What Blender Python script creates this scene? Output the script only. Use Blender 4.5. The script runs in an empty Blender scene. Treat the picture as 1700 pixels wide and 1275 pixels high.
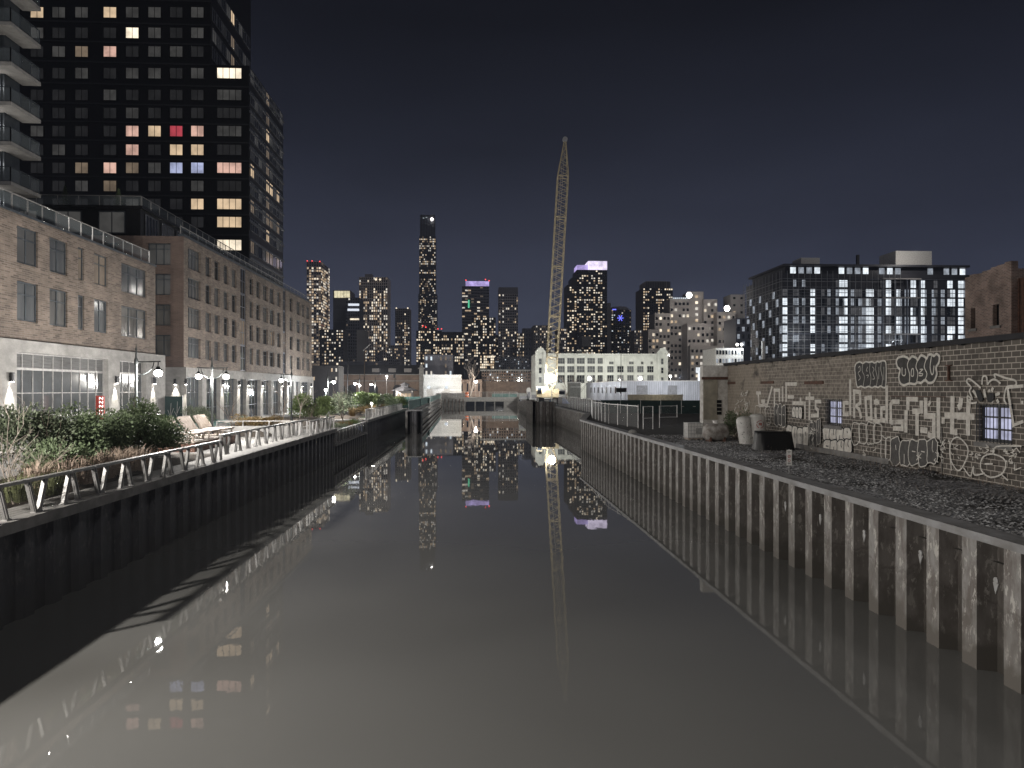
import bpy, math, random
from mathutils import Vector, Matrix
R = math.radians
rnd = random.Random(11)
S = bpy.context.scene
C = S.collection
# ------------------------------------------------------------------ camera
F, H = 1200.0, 6.5
TH = math.atan(64 / 1200)
cam = bpy.data.objects.new('camera', bpy.data.cameras.new('camera'))
C.objects.link(cam)
cam.location = (0, 0, H)
cam.rotation_euler = (R(90), 0, -TH)
cam.data.sensor_width = 36
cam.data.lens = 36 * F / 1700
cam.data.shift_y = 8.5 / 1700
cam.data.clip_start = 0.1
cam.data.clip_end = 6000
S.camera = cam
# ------------------------------------------------------------------ night sky
wd = bpy.data.worlds.new('World')
S.world = wd
wd.use_nodes = True
nt = wd.node_tree
bgn = nt.nodes['Background']
tc = nt.nodes.new('ShaderNodeTexCoord')
sp = nt.nodes.new('ShaderNodeSeparateXYZ')
rp = nt.nodes.new('ShaderNodeValToRGB')
nt.links.new(tc.outputs['Generated'], sp.inputs[0])
nt.links.new(sp.outputs['Z'], rp.inputs[0])
nt.links.new(rp.outputs[0], bgn.inputs['Color'])
el = rp.color_ramp.elements
el[0].position = 0.0
el[0].color = (.050, .056, .082, 1)
el[1].position = 1.0
el[1].color = (.0035, .0037, .0055, 1)
for p, c in ((.08, (.040, .046, .071)), (.18, (.0245, .0280, .0450)), (.31, (.0112, .0128, .0212)), (.45, (.0042, .0047, .0078))):
    e = el.new(p)
    e.color = (*c, 1)
cn = nt.nodes.new('ShaderNodeTexNoise')      # thin uneven glow in the night haze
cn.inputs['Scale'].default_value = 2.6
cn.inputs['Detail'].default_value = 5
cm = nt.nodes.new('ShaderNodeMapping')
cm.inputs['Scale'].default_value = (1, 1, 3.5)
nt.links.new(tc.outputs['Generated'], cm.inputs[0])
nt.links.new(cm.outputs[0], cn.inputs['Vector'])
cr_ = nt.nodes.new('ShaderNodeMapRange')
for k_, v_ in ((1, .3), (2, .7), (3, .84), (4, 1.16)):
    cr_.inputs[k_].default_value = v_
nt.links.new(cn.outputs[0], cr_.inputs[0])
vm = nt.nodes.new('ShaderNodeVectorMath')
vm.operation = 'SCALE'
nt.links.new(rp.outputs[0], vm.inputs[0])
nt.links.new(cr_.outputs[0], vm.inputs['Scale'])
nt.links.new(vm.outputs[0], bgn.inputs['Color'])
bgn.inputs['Strength'].default_value = 1.02
S.view_settings.view_transform = 'Standard'
S.view_settings.look = 'None'
S.view_settings.exposure = .3
S.view_settings.gamma = 1
# faint directional city glow, from the right behind the camera
sun = bpy.data.objects.new('sun', bpy.data.lights.new('sun', 'SUN'))
C.objects.link(sun)
sun.data.energy = .24
sun.data.angle = R(9)
sun.data.color = (1, .97, .93)
sun.rotation_euler = Vector((.45, -.50, .74)).to_track_quat('Z', 'Y').to_euler()
cy = S.cycles
cy.use_denoising = True
cy.use_adaptive_sampling = True
cy.adaptive_threshold = 0.01
cy.max_bounces = 5
cy.diffuse_bounces = 2
cy.glossy_bounces = 3
cy.transmission_bounces = 4
cy.transparent_max_bounces = 6
cy.sample_clamp_indirect = 4
cy.caustics_reflective = False
cy.caustics_refractive = False
LAMP_W = 2700.0


# ------------------------------------------------------------------ pixel helpers (photo pixel -> a real plane of the place)
def ray(px, py):
    u, v = (px - 850) / F, (646 - py) / F
    return math.sin(TH) + u * math.cos(TH), math.cos(TH) - u * math.sin(TH), v


def onX(px, py, X):
    a, b, c = ray(px, py)
    return X, X / a * b, H + X / a * c


def onY(px, py, Y):
    a, b, c = ray(px, py)
    return Y / b * a, Y, H + Y / b * c


def onZ(px, py, Z):
    a, b, c = ray(px, py)
    s = (Z - H) / c
    return s * a, s * b, Z


# ------------------------------------------------------------------ mesh builder
class MB:
    def __init__(s):
        s.v, s.f, s.m = [], [], []

    def add(s, vs, fs, mi=0):
        n = len(s.v)
        s.v += [tuple(p) for p in vs]
        s.f += [tuple(n + i for i in f) for f in fs]
        s.m += [mi] * len(fs)

    def poly(s, pts, mi=0):
        s.add(pts, [tuple(range(len(pts)))], mi)

    def box(s, x0, x1, y0, y1, z0, z1, mi=0):
        s.add([(x0, y0, z0), (x1, y0, z0), (x1, y1, z0), (x0, y1, z0), (x0, y0, z1), (x1, y0, z1), (x1, y1, z1), (x0, y1, z1)],
              [(0, 3, 2, 1), (4, 5, 6, 7), (0, 1, 5, 4), (1, 2, 6, 5), (2, 3, 7, 6), (3, 0, 4, 7)], mi)

    def bar(s, p, q, w, h, up=(0, 0, 1), mi=0):
        p, q = Vector(p), Vector(q)
        d = (q - p).normalized()
        u = Vector(up)
        if abs(d.dot(u)) > .98:
            u = Vector((1, 0, 0))
        a = d.cross(u).normalized() * (w / 2)
        b = a.cross(d).normalized() * (h / 2)
        vs = [p - a - b, p + a - b, p + a + b, p - a + b, q - a - b, q + a - b, q + a + b, q - a + b]
        s.add(vs, [(0, 3, 2, 1), (4, 5, 6, 7), (0, 1, 5, 4), (1, 2, 6, 5), (2, 3, 7, 6), (3, 0, 4, 7)], mi)

    def tube(s, p, q, r0, r1=None, n=8, mi=0):
        r1 = r0 if r1 is None else r1
        p, q = Vector(p), Vector(q)
        d = (q - p).normalized()
        u = Vector((0, 0, 1)) if abs(d.z) < .95 else Vector((1, 0, 0))
        a = d.cross(u).normalized()
        b = a.cross(d)
        vs = []
        for c, r in ((p, r0), (q, r1)):
            for i in range(n):
                t = 2 * math.pi * i / n
                vs.append(c + a * math.cos(t) * r + b * math.sin(t) * r)
        fs = [(i, (i + 1) % n, n + (i + 1) % n, n + i) for i in range(n)]
        fs += [tuple(range(n - 1, -1, -1)), tuple(range(n, 2 * n))]
        s.add(vs, fs, mi)

    def path(s, pts, r, n=6, mi=0):
        for a, b in zip(pts, pts[1:]):
            s.tube(a, b, r, r, n, mi)

    def lathe(s, prof, c=(0, 0, 0), n=16, mi=0):
        vs = [(c[0] + r * math.cos(2 * math.pi * i / n), c[1] + r * math.sin(2 * math.pi * i / n), c[2] + z) for r, z in prof for i in range(n)]
        fs = [(k * n + i, k * n + (i + 1) % n, (k + 1) * n + (i + 1) % n, (k + 1) * n + i) for k in range(len(prof) - 1) for i in range(n)]
        s.add(vs, fs, mi)

    def ball(s, c, r, n=12, mi=0, sz=1.0):
        s.lathe([(max(1e-4, r * math.sin(math.pi * k / 8)), -r * sz * math.cos(math.pi * k / 8)) for k in range(9)], c, n, mi)

    def prism(s, pts, z0, z1, mi=0):
        n = len(pts)
        vs = [(x, y, z0) for x, y in pts] + [(x, y, z1) for x, y in pts]
        fs = [(i, (i + 1) % n, n + (i + 1) % n, n + i) for i in range(n)]
        s.add(vs, fs + [tuple(range(n - 1, -1, -1)), tuple(range(n, 2 * n))], mi)

    def mesh(s, name, mats, off=(0, 0, 0), smooth=False):
        me = bpy.data.meshes.new(name)
        me.from_pydata([(x - off[0], y - off[1], z - off[2]) for x, y, z in s.v], [], s.f)
        for m in (mats if isinstance(mats, (list, tuple)) else [mats]):
            me.materials.append(m)
        me.polygons.foreach_set('material_index', s.m)
        if smooth:
            me.polygons.foreach_set('use_smooth', [True] * len(s.f))
        me.update()
        return me

    def build(s, name, mats, parent=None, local=False, smooth=False, label=None, kind=None):
        off = (0, 0, 0)
        if parent is not None and not local:
            off = wloc(parent)
        o = bpy.data.objects.new(name, s.mesh(name, mats, off, smooth))
        C.objects.link(o)
        o.parent = parent
        if label:
            o['label'] = label
        if kind:
            o['kind'] = kind
        return o


def wloc(o):
    v = Vector((0, 0, 0))
    while o:
        v += o.location
        o = o.parent
    return v


def tag(o, label, cat, group=None):
    o['label'] = label
    o['category'] = cat
    if group:
        o['group'] = group
    return o


def thing(name, label, cat, loc=(0, 0, 0), rz=0, group=None):
    o = bpy.data.objects.new(name, None)
    C.objects.link(o)
    o.location = loc
    o.rotation_euler = (0, 0, rz)
    o.empty_display_size = .3
    return tag(o, label, cat, group)


def put(name, me, parent, loc=(0, 0, 0), rz=0):
    o = bpy.data.objects.new(name, me)
    C.objects.link(o)
    o.parent = parent
    o.location = loc
    o.rotation_euler = (0, 0, rz)
    return o


def copy_tree(o, parent=None):
    c = o.copy()
    C.objects.link(c)
    c.parent = parent
    for ch in list(o.children):
        copy_tree(ch, c)
    return c


def struct(o):
    o['kind'] = 'structure'
    return o


def point(parent, loc, watts, col=(1, .96, .91), r=.12, spot=None, blend=.5, rot=(0, 0, 0)):
    l = bpy.data.lights.new('lamp_light', 'SPOT' if spot else 'POINT')
    l.energy = watts
    l.color = col
    l.shadow_soft_size = r
    if spot:
        l.spot_size = R(spot)
        l.spot_blend = blend
    o = bpy.data.objects.new('lamp_light', l)
    C.objects.link(o)
    o.parent = parent
    o.location = loc
    o.rotation_euler = rot
    return o


# ------------------------------------------------------------------ materials
def nodes(name):
    m = bpy.data.materials.new(name)
    m.use_nodes = True
    t = m.node_tree
    return m, t, t.nodes['Principled BSDF']


def N(t, typ, **kw):
    n = t.nodes.new(typ)
    for k, v in kw.items():
        if hasattr(n, k):
            setattr(n, k, v)
        else:
            n.inputs[k.replace('_', ' ')].default_value = v
    return n


def mapped(t, scale=(1, 1, 1), obj=True):
    g = t.nodes.new('ShaderNodeNewGeometry') if not obj else t.nodes.new('ShaderNodeTexCoord')
    mp = t.nodes.new('ShaderNodeMapping')
    mp.inputs['Scale'].default_value = scale
    t.links.new(g.outputs['Position' if not obj else 'Object'], mp.inputs[0])
    return mp.outputs[0]


def mix(t, f, a, b):
    n = t.nodes.new('ShaderNodeMix')
    n.data_type = 'RGBA'
    for s, v in ((n.inputs[0], f), (n.inputs[6], a), (n.inputs[7], b)):
        if hasattr(v, 'is_linked'):
            t.links.new(v, s)
        else:
            s.default_value = (*v, 1) if isinstance(v, tuple) and len(v) == 3 else v
    return n.outputs[2]


def ramp(t, f, a, b):
    n = t.nodes.new('ShaderNodeMapRange')
    n.inputs[1].default_value = a
    n.inputs[2].default_value = b
    t.links.new(f, n.inputs[0])
    return n.outputs[0]


def noise(t, vec, scale, detail=4, rough=.6):
    n = N(t, 'ShaderNodeTexNoise')
    n.inputs['Scale'].default_value = scale
    n.inputs['Detail'].default_value = detail
    n.inputs['Roughness'].default_value = rough
    t.links.new(vec, n.inputs['Vector'])
    return n.outputs[0]


def bump(t, b, h, strength, dist=.02):
    n = N(t, 'ShaderNodeBump')
    n.inputs['Strength'].default_value = strength
    n.inputs['Distance'].default_value = dist
    t.links.new(h, n.inputs['Height'])
    t.links.new(n.outputs[0], b.inputs['Normal'])


def M(name, col, rough=.6, metal=0.0, col2=None, scale=2.0, stretch=(1, 1, 1), bmp=0.0, bscale=30, spec=.5):
    m, t, b = nodes(name)
    b.inputs['Roughness'].default_value = rough
    b.inputs['Metallic'].default_value = metal
    b.inputs['Specular IOR Level'].default_value = spec
    if col2 is None:
        col2 = tuple(c * .7 for c in col)
    v = mapped(t, stretch, False)
    f = ramp(t, noise(t, v, scale), .35, .65)
    t.links.new(mix(t, f, col, col2), b.inputs['Base Color'])
    if bmp:
        bump(t, b, noise(t, v, bscale, 3), bmp)
    return m


def E(name, col, strength, mottled=0.0, sample=False):
    m, t, b = nodes(name)
    b.inputs['Base Color'].default_value = (.05, .05, .05, 1)
    b.inputs['Roughness'].default_value = .07
    b.inputs['Emission Strength'].default_value = strength
    if mottled:
        f = ramp(t, noise(t, mapped(t, (1, 1, 1), False), mottled, 3), .4, .62)
        t.links.new(mix(t, f, tuple(c * .55 for c in col), col), b.inputs['Emission Color'])
    else:
        b.inputs['Emission Color'].default_value = (*col, 1)
    m.cycles.emission_sampling = 'AUTO' if sample else 'NONE'
    return m


def wallvec(t, sx=1.0, sz=1.0):
    g = t.nodes.new('ShaderNodeNewGeometry')
    s = t.nodes.new('ShaderNodeSeparateXYZ')
    t.links.new(g.outputs['Position'], s.inputs[0])
    a = N(t, 'ShaderNodeMath', operation='ADD')
    t.links.new(s.outputs[0], a.inputs[0])
    t.links.new(s.outputs[1], a.inputs[1])
    c = t.nodes.new('ShaderNodeCombineXYZ')
    t.links.new(a.outputs[0], c.inputs[0])
    t.links.new(s.outputs[2], c.inputs[1])
    return c.outputs[0], s, g


def brickmat(name, c1, c2, mortar, bw, bh, ms, var=.5, rough=.85, bmp=.3):
    m, t, b = nodes(name)
    v, s, g = wallvec(t)
    br = N(t, 'ShaderNodeTexBrick')
    br.inputs['Scale'].default_value = 1
    br.inputs['Brick Width'].default_value = bw
    br.inputs['Row Height'].default_value = bh
    br.inputs['Mortar Size'].default_value = ms
    br.inputs['Mortar Smooth'].default_value = .2
    br.inputs['Color1'].default_value = (*c1, 1)
    br.inputs['Color2'].default_value = (*c2, 1)
    br.inputs['Mortar'].default_value = (*mortar, 1)
    t.links.new(v, br.inputs['Vector'])
    f = ramp(t, noise(t, g.outputs['Position'], .7, 6), .3, .7)
    d = mix(t, f, (1 - var * .5,) * 3, (1 + var * .4,) * 3)
    mul = N(t, 'ShaderNodeMix', data_type='RGBA', blend_type='MULTIPLY')
    mul.inputs[0].default_value = 1
    t.links.new(br.outputs['Color'], mul.inputs[6])
    t.links.new(d, mul.inputs[7])
    t.links.new(mul.outputs[2], b.inputs['Base Color'])
    b.inputs['Roughness'].default_value = rough
    bump(t, b, br.outputs['Fac'], -bmp, .01)
    return m


MAT = {}
MAT['brick_tan'] = brickmat('brick_tan', (.225, .175, .142), (.10, .075, .06), (.21, .185, .16), .55, .13, .018, .7)
MAT['brick_red'] = brickmat('brick_red', (.165, .11, .09), (.115, .077, .063), (.155, .13, .115), .42, .10, .016, .4)
MAT['brick_old'] = brickmat('brick_old', (.30, .20, .165), (.17, .115, .095), (.34, .29, .26), .26, .085, .014, 1.2)
MAT['brick_far'] = brickmat('brick_far', (.24, .17, .13), (.2, .14, .11), (.25, .2, .16), 1.2, .3, .03, .5)
MAT['concrete'] = M('concrete', (.335, .325, .31), .85, 0, (.24, .235, .225), 1.3, (1, 1, 1.6), .15)
MAT['concrete_dark'] = M('concrete_dark', (.27, .26, .25), .85, 0, (.17, .165, .16), 1.8, bmp=.2)
MAT['steel_cap'] = M('steel_cap', (.33, .33, .34), .55, .2, (.20, .195, .19), 2.2, (1, .5, 1), bmp=.1)
MAT['galv'] = M('galv', (.52, .52, .52), .42, .55, (.38, .37, .36), 5)
MAT['rail_metal'] = M('rail_metal', (.36, .35, .34), .5, .3, (.26, .255, .25), 4)
MAT['black_metal'] = M('black_metal', (.016, .017, .019), .4, .4)
MAT['dark_green_metal'] = M('dark_green_metal', (.020, .024, .024), .45, .1)
MAT['frame'] = M('frame', (.085, .10, .115), .4, .4)
MAT['tower_skin'] = M('tower_skin', (.012, .012, .0135), .35, .3)
MAT['tower_line'] = M('tower_line', (.035, .036, .04), .5, .2)
MAT['tower_mull'] = M('tower_mull', (.17, .18, .21), .5, .4)
MAT['white_paint'] = M('white_paint', (.82, .80, .76), .7, 0, (.55, .52, .48), 3)
MAT['graf_white'] = M('graf_white', (.80, .77, .71), .8, 0, (.58, .54, .49), 5, bmp=.0)
MAT['graf_thin'] = M('graf_thin', (.82, .79, .73), .8, 0, (.6, .57, .52), 6)
MAT['graf_black'] = M('graf_black', (.02, .02, .022), .7)
MAT['graf_grey'] = M('graf_grey', (.12, .115, .11), .8, 0, (.075, .07, .068), 4)
MAT['graf_dark'] = M('graf_dark', (.075, .072, .07), .8, 0, (.045, .043, .042), 5)
MAT['rust'] = M('rust', (.17, .085, .06), .9, .1, (.08, .05, .04), 6)
MAT['paving'] = M('paving', (.33, .32, .305), .9, 0, (.23, .225, .215), .8, bmp=.1)
MAT['soil'] = M('soil', (.075, .06, .045), .95, 0, (.04, .032, .025), 3, bmp=.5)
MAT['asphalt'] = M('asphalt', (.05, .05, .05), .9, 0, (.035, .035, .035), .5)
MAT['ground'] = M('ground', (.10, .097, .09), .95, 0, (.06, .057, .052), .3, bmp=.3)
MAT['wood'] = M('wood', (.36, .31, .265), .7, 0, (.24, .20, .17), 3, (1, 6, 1))
MAT['green_wrap'] = M('green_wrap', (.012, .035, .033), .8, 0, (.008, .02, .02), 1.5, bmp=.3, bscale=3)
MAT['teal_wrap'] = M('teal_wrap', (.16, .30, .27), .8, 0, (.10, .2, .19), 1)
MAT['tarp'] = M('tarp', (.010, .010, .011), .5, 0, (.006, .006, .006), 3, bmp=.6, bscale=5)
MAT['plastic_white'] = M('plastic_white', (.80, .79, .76), .5, 0, (.66, .64, .61), 3)
MAT['trailer'] = M('trailer', (.62, .63, .67), .6, 0, (.45, .46, .5), .8, (1, 1, .3))
MAT['trailer_dark'] = M('trailer_dark', (.3, .3, .31), .6)
MAT['corr_beige'] = M('corr_beige', (.66, .61, .50), .7)
MAT['crane_yellow'] = M('crane_yellow', (.50, .42, .27), .55, 0, (.38, .32, .21), 2)
MAT['stucco_white'] = M('stucco_white', (.64, .65, .60), .9, 0, (.48, .49, .45), .35)
MAT['stucco_dim'] = M('stucco_dim', (.4, .4, .36), .9)
MAT['roof_dark'] = M('roof_dark', (.035, .035, .04), .9)
MAT['bark'] = M('bark', (.16, .125, .10), .9, 0, (.09, .07, .055), 8)
MAT['bark_pale'] = M('bark_pale', (.36, .31, .27), .9, 0, (.24, .2, .17), 8)
MAT['orange'] = M('orange', (.8, .16, .03), .6)
MAT['red_paint'] = M('red_paint', (.42, .05, .035), .5)
MAT['glass_dark'] = M('glass_dark', (.018, .021, .025), .06, 0, (.012, .014, .017), .3, spec=.9)
MAT['glass_blind'] = M('glass_blind', (.12, .125, .13), .09, 0, (.075, .08, .085), .6, (2, 2, .3), spec=.5)
MAT['glass_curtain'] = M('glass_curtain', (.17, .165, .155), .12, 0, (.07, .07, .07), 1.6, (1, 1, .12), spec=.5)
MAT['site_skin'] = M('site_skin', (.05, .05, .06), .5, 0, (.03, .03, .037), .08)
MAT['louvre'] = M('louvre', (.13, .13, .13), .8, 0, (.08, .08, .08), 2.5, (.3, .3, 6))
MAT['pale_wall'] = M('pale_wall', (.33, .31, .30), .9, 0, (.26, .245, .24), .05)
MAT['beige_wall'] = M('beige_wall', (.36, .33, .31), .9, 0, (.28, .26, .245), .06)
MAT['grey_tower'] = M('grey_tower', (.24, .23, .245), .8, 0, (.19, .18, .195), .05)
MAT['dark_tower'] = M('dark_tower', (.13, .13, .155), .6, 0, (.09, .09, .11), .05)
MAT['black_tower'] = M('black_tower', (.055, .054, .062), .6)
MAT['grid_tower'] = M('grid_tower', (.62, .56, .54), .8, 0, (.5, .45, .44), .04)


def leafmat(name, a, b_):
    m, t, b = nodes(name)
    f = ramp(t, noise(t, mapped(t, (1, 1, 1), False), 5, 3), .35, .65)
    f2 = ramp(t, noise(t, mapped(t, (1, 1, 1), False), 1.2, 2), .35, .65)
    c = mix(t, f, a, b_)
    t.links.new(mix(t, f2, c, tuple((x * .6 + y * .6) for x, y in zip(a, b_))), b.inputs['Base Color'])
    b.inputs['Roughness'].default_value = .55
    b.inputs['Specular IOR Level'].default_value = .35
    return m


MAT['leaf'] = leafmat('leaf', (.16, .20, .11), (.085, .12, .065))
MAT['leaf_bright'] = leafmat('leaf_bright', (.15, .19, .07), (.075, .11, .04))
MAT['leaf_brown'] = leafmat('leaf_brown', (.22, .15, .06), (.11, .08, .04))
MAT['leaf_silver'] = leafmat('leaf_silver', (.16, .19, .12), (.08, .1, .065))
MAT['grass_red'] = leafmat('grass_red', (.46, .36, .29), (.3, .23, .18))
MAT['grass_green'] = leafmat('grass_green', (.14, .15, .07), (.08, .09, .045))


def gravelmat():
    m, t, b = nodes('gravel')
    v = mapped(t, (1, 1, 1), False)
    vo = N(t, 'ShaderNodeTexVoronoi')
    vo.inputs['Scale'].default_value = 9
    t.links.new(v, vo.inputs['Vector'])
    s = t.nodes.new('ShaderNodeSeparateColor')
    t.links.new(vo.outputs['Color'], s.inputs[0])
    c = mix(t, s.outputs[0], (.05, .05, .052), (.62, .62, .64))
    f = ramp(t, noise(t, v, .28, 5), .50, .60)
    c = mix(t, f, c, (.04, .036, .032))
    g = t.nodes.new('ShaderNodeSeparateXYZ')
    t.links.new(v, g.inputs[0])
    ad = N(t, 'ShaderNodeMath', operation='MULTIPLY_ADD')
    t.links.new(noise(t, v, .35, 4), ad.inputs[0])
    ad.inputs[1].default_value = 14
    t.links.new(g.outputs[1], ad.inputs[2])
    t.links.new(mix(t, ramp(t, ad.outputs[0], 54, 57), c, (.05, .046, .042)), b.inputs['Base Color'])  # far part of the yard darkened: its lack of light is put into colour
    b.inputs['Roughness'].default_value = .9
    bump(t, b, vo.outputs['Distance'], 1.0, .05)
    return m


MAT['gravel'] = gravelmat()
MAT['stone_a'] = M('stone_a', (.55, .55, .56), .9)
MAT['stone_b'] = M('stone_b', (.30, .295, .295), .9)
MAT['stone_c'] = M('stone_c', (.12, .12, .122), .9)


def pilemat(name, base, rusty, pale, wet):
    # sheet piling: rust blotches, scrapes, tide marks at fixed heights, weed near the waterline
    m, t, b = nodes(name)
    g = t.nodes.new('ShaderNodeNewGeometry')
    P = g.outputs['Position']
    s = t.nodes.new('ShaderNodeSeparateXYZ')
    t.links.new(P, s.inputs[0])
    mp = t.nodes.new('ShaderNodeMapping')
    mp.inputs['Scale'].default_value = (1, 1, .35)
    t.links.new(P, mp.inputs[0])
    n1 = noise(t, mp.outputs[0], 2.4, 6, .65)
    c = mix(t, ramp(t, n1, .42, .6), base, rusty)
    n2 = noise(t, mp.outputs[0], 6.5, 5, .7)
    c = mix(t, ramp(t, n2, .555, .60), c, pale)
    # tide band
    zz = N(t, 'ShaderNodeMath', operation='ADD')
    nz = N(t, 'ShaderNodeMath', operation='MULTIPLY')
    t.links.new(noise(t, P, 1.2, 5), nz.inputs[0])
    nz.inputs[1].default_value = 1.9
    t.links.new(s.outputs[2], zz.inputs[0])
    t.links.new(nz.outputs[0], zz.inputs[1])
    band = N(t, 'ShaderNodeValToRGB')
    e = band.color_ramp.elements
    e[0].position, e[0].color = 0.0, (1, 1, 1, 1)
    e[1].position, e[1].color = 1.0, (0, 0, 0, 1)
    for p_, v_ in ((.22, 1), (.30, .35), (.42, .5), (.455, .0), (.47, .7), (.50, 0)):
        q = e.new(p_)
        q.color = (v_, v_, v_, 1)
    t.links.new(ramp(t, zz.outputs[0], .3, 5.0), band.inputs[0])
    c = mix(t, band.outputs[0], c, wet)
    t.links.new(c, b.inputs['Base Color'])
    b.inputs['Roughness'].default_value = .65
    bump(t, b, n1, .25, .03)
    return m


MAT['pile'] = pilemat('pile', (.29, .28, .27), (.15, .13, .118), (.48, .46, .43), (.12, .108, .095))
MAT['pile_pan_shaded'] = pilemat('pile_pan_shaded', (.12, .108, .10), (.07, .06, .054), (.2, .185, .17), (.055, .049, .042))  # shade of the recesses put into a darker colour than the flange steel
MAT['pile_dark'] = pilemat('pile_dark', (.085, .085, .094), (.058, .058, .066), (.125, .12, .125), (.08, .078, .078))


def watermat():
    m, t, b = nodes('canal_water')
    g = t.nodes.new('ShaderNodeNewGeometry')
    P = g.outputs['Position']
    f = ramp(t, noise(t, P, .05, 3), .35, .65)
    t.links.new(mix(t, f, (.172, .170, .163), (.14, .139, .134)), b.inputs['Base Color'])
    b.inputs['Roughness'].default_value = .012
    b.inputs['IOR'].default_value = 1.42
    mp = t.nodes.new('ShaderNodeMapping')
    mp.inputs['Scale'].default_value = (1, .45, 1)
    t.links.new(P, mp.inputs[0])
    bump(t, b, noise(t, mp.outputs[0], 2.2, 3, .5), .030, .03)
    return m


MAT['water'] = watermat()


def cmumat():
    # block wall: clean dark blocks with pale joints at the near end, smeared mortar in the middle, a tan wash at the far end
    m, t, b = nodes('block_wall')
    v, s, g = wallvec(t)
    P = g.outputs['Position']
    br = N(t, 'ShaderNodeTexBrick')
    for k, x in (('Scale', 1), ('Brick Width', .4), ('Row Height', .2), ('Mortar Size', .017), ('Mortar Smooth', .25)):
        br.inputs[k].default_value = x
    br.inputs['Color1'].default_value = (.15, .132, .116, 1)
    br.inputs['Color2'].default_value = (.10, .088, .077, 1)
    br.inputs['Mortar'].default_value = (.52, .475, .42, 1)
    t.links.new(v, br.inputs['Vector'])
    n = noise(t, P, .9, 6, .65)
    n2 = noise(t, P, 3.5, 5, .7)
    zone = N(t, 'ShaderNodeMath', operation='ADD')
    nn = N(t, 'ShaderNodeMath', operation='MULTIPLY')
    nn.inputs[1].default_value = 3
    t.links.new(n, nn.inputs[0])
    t.links.new(s.outputs[1], zone.inputs[0])
    t.links.new(nn.outputs[0], zone.inputs[1])
    # middle: smeared mortar, high on the wall
    smear = mix(t, ramp(t, n2, .40, .62), (.42, .37, .31), (.15, .125, .105))
    smear = mix(t, .45, smear, br.outputs['Color'])
    high = ramp(t, s.outputs[2], 5.6, 6.4)
    mid = ramp(t, zone.outputs[0], 32.2, 33.6)
    mm = N(t, 'ShaderNodeMath', operation='MULTIPLY')
    t.links.new(high, mm.inputs[0])
    t.links.new(mid, mm.inputs[1])
    c = mix(t, mm.outputs[0], br.outputs['Color'], smear)
    wash = mix(t, ramp(t, n2, .35, .65), (.40, .345, .28), (.29, .25, .205))
    wash = mix(t, .18, wash, br.outputs['Color'])
    c = mix(t, ramp(t, zone.outputs[0], 46, 47.5), c, wash)
    # dirt
    c = mix(t, ramp(t, n, .56, .72), c, (.06, .053, .047))
    t.links.new(c, b.inputs['Base Color'])
    b.inputs['Roughness'].default_value = .9
    bump(t, b, br.outputs['Fac'], -.4, .012)
    return m


MAT['cmu'] = cmumat()
LIT = [E('window_warm', (1, .74, .48), .62, .25), E('window_warm_bright', (1, .86, .66), 1.15, .3), E('window_neutral', (1, .93, .82), .75, .3),
       E('window_dim', (.9, .68, .48), .16, .3), E('window_cool', (.82, .92, 1), .9, .3), E('window_grey', (.8, .8, .85), .08, .3)]
W_WARM, W_BRIGHT, W_NEUT, W_DIM, W_COOL, W_GREY = LIT
W_ROSE = E('window_rose', (1, .12, .17), .38,.35)
W_PEACH = E('window_peach', (1, .62, .5), .62,.35)
W_BLUE = E('window_blue', (.62, .68, 1), .62,.35)
W_FAINT = E('window_faint', (.75, .75, .76), .013, .35)  # unlit panes; a faint glow is put in for the blinds behind them
W_FAINT2 = E('window_faint_bright', (.8, .78, .74), .05, .35)
W_STORE = E('storefront_glow', (.62, .75, .78), .045, .9)
W_WHITE = E('window_white', (.86, .93, 1), 1.1, .2)
W_WHITE2 = E('window_white_dim', (.80, .88, 1), .36, .5)
W_LAV = E('window_lavender', (.72, .74, 1), .62, 1.2)
BULB = E('lamp_bulb', (1, .95, .88), 18)
PURPLE = E('purple_crown', (.62, .5, 1), .85, .12)
PINK = E('pink_crown', (.86, .76, 1), 1.15, .12)
CROWN_Y = E('yellow_crown', (1, .9, .6), .8, .2)
BLUE_L = E('blue_light', (.16, .18, 1), 1.4)
GREEN_L = E('green_light', (.15, .9, .5), .6)
RED_L = E('red_light', (1, .08, .08), 2.0)
STRIP = E('white_strip', (.85, .9, 1), .8)
SIGN_L = E('sign_letters', (1, .9, .85), 2.0)


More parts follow.
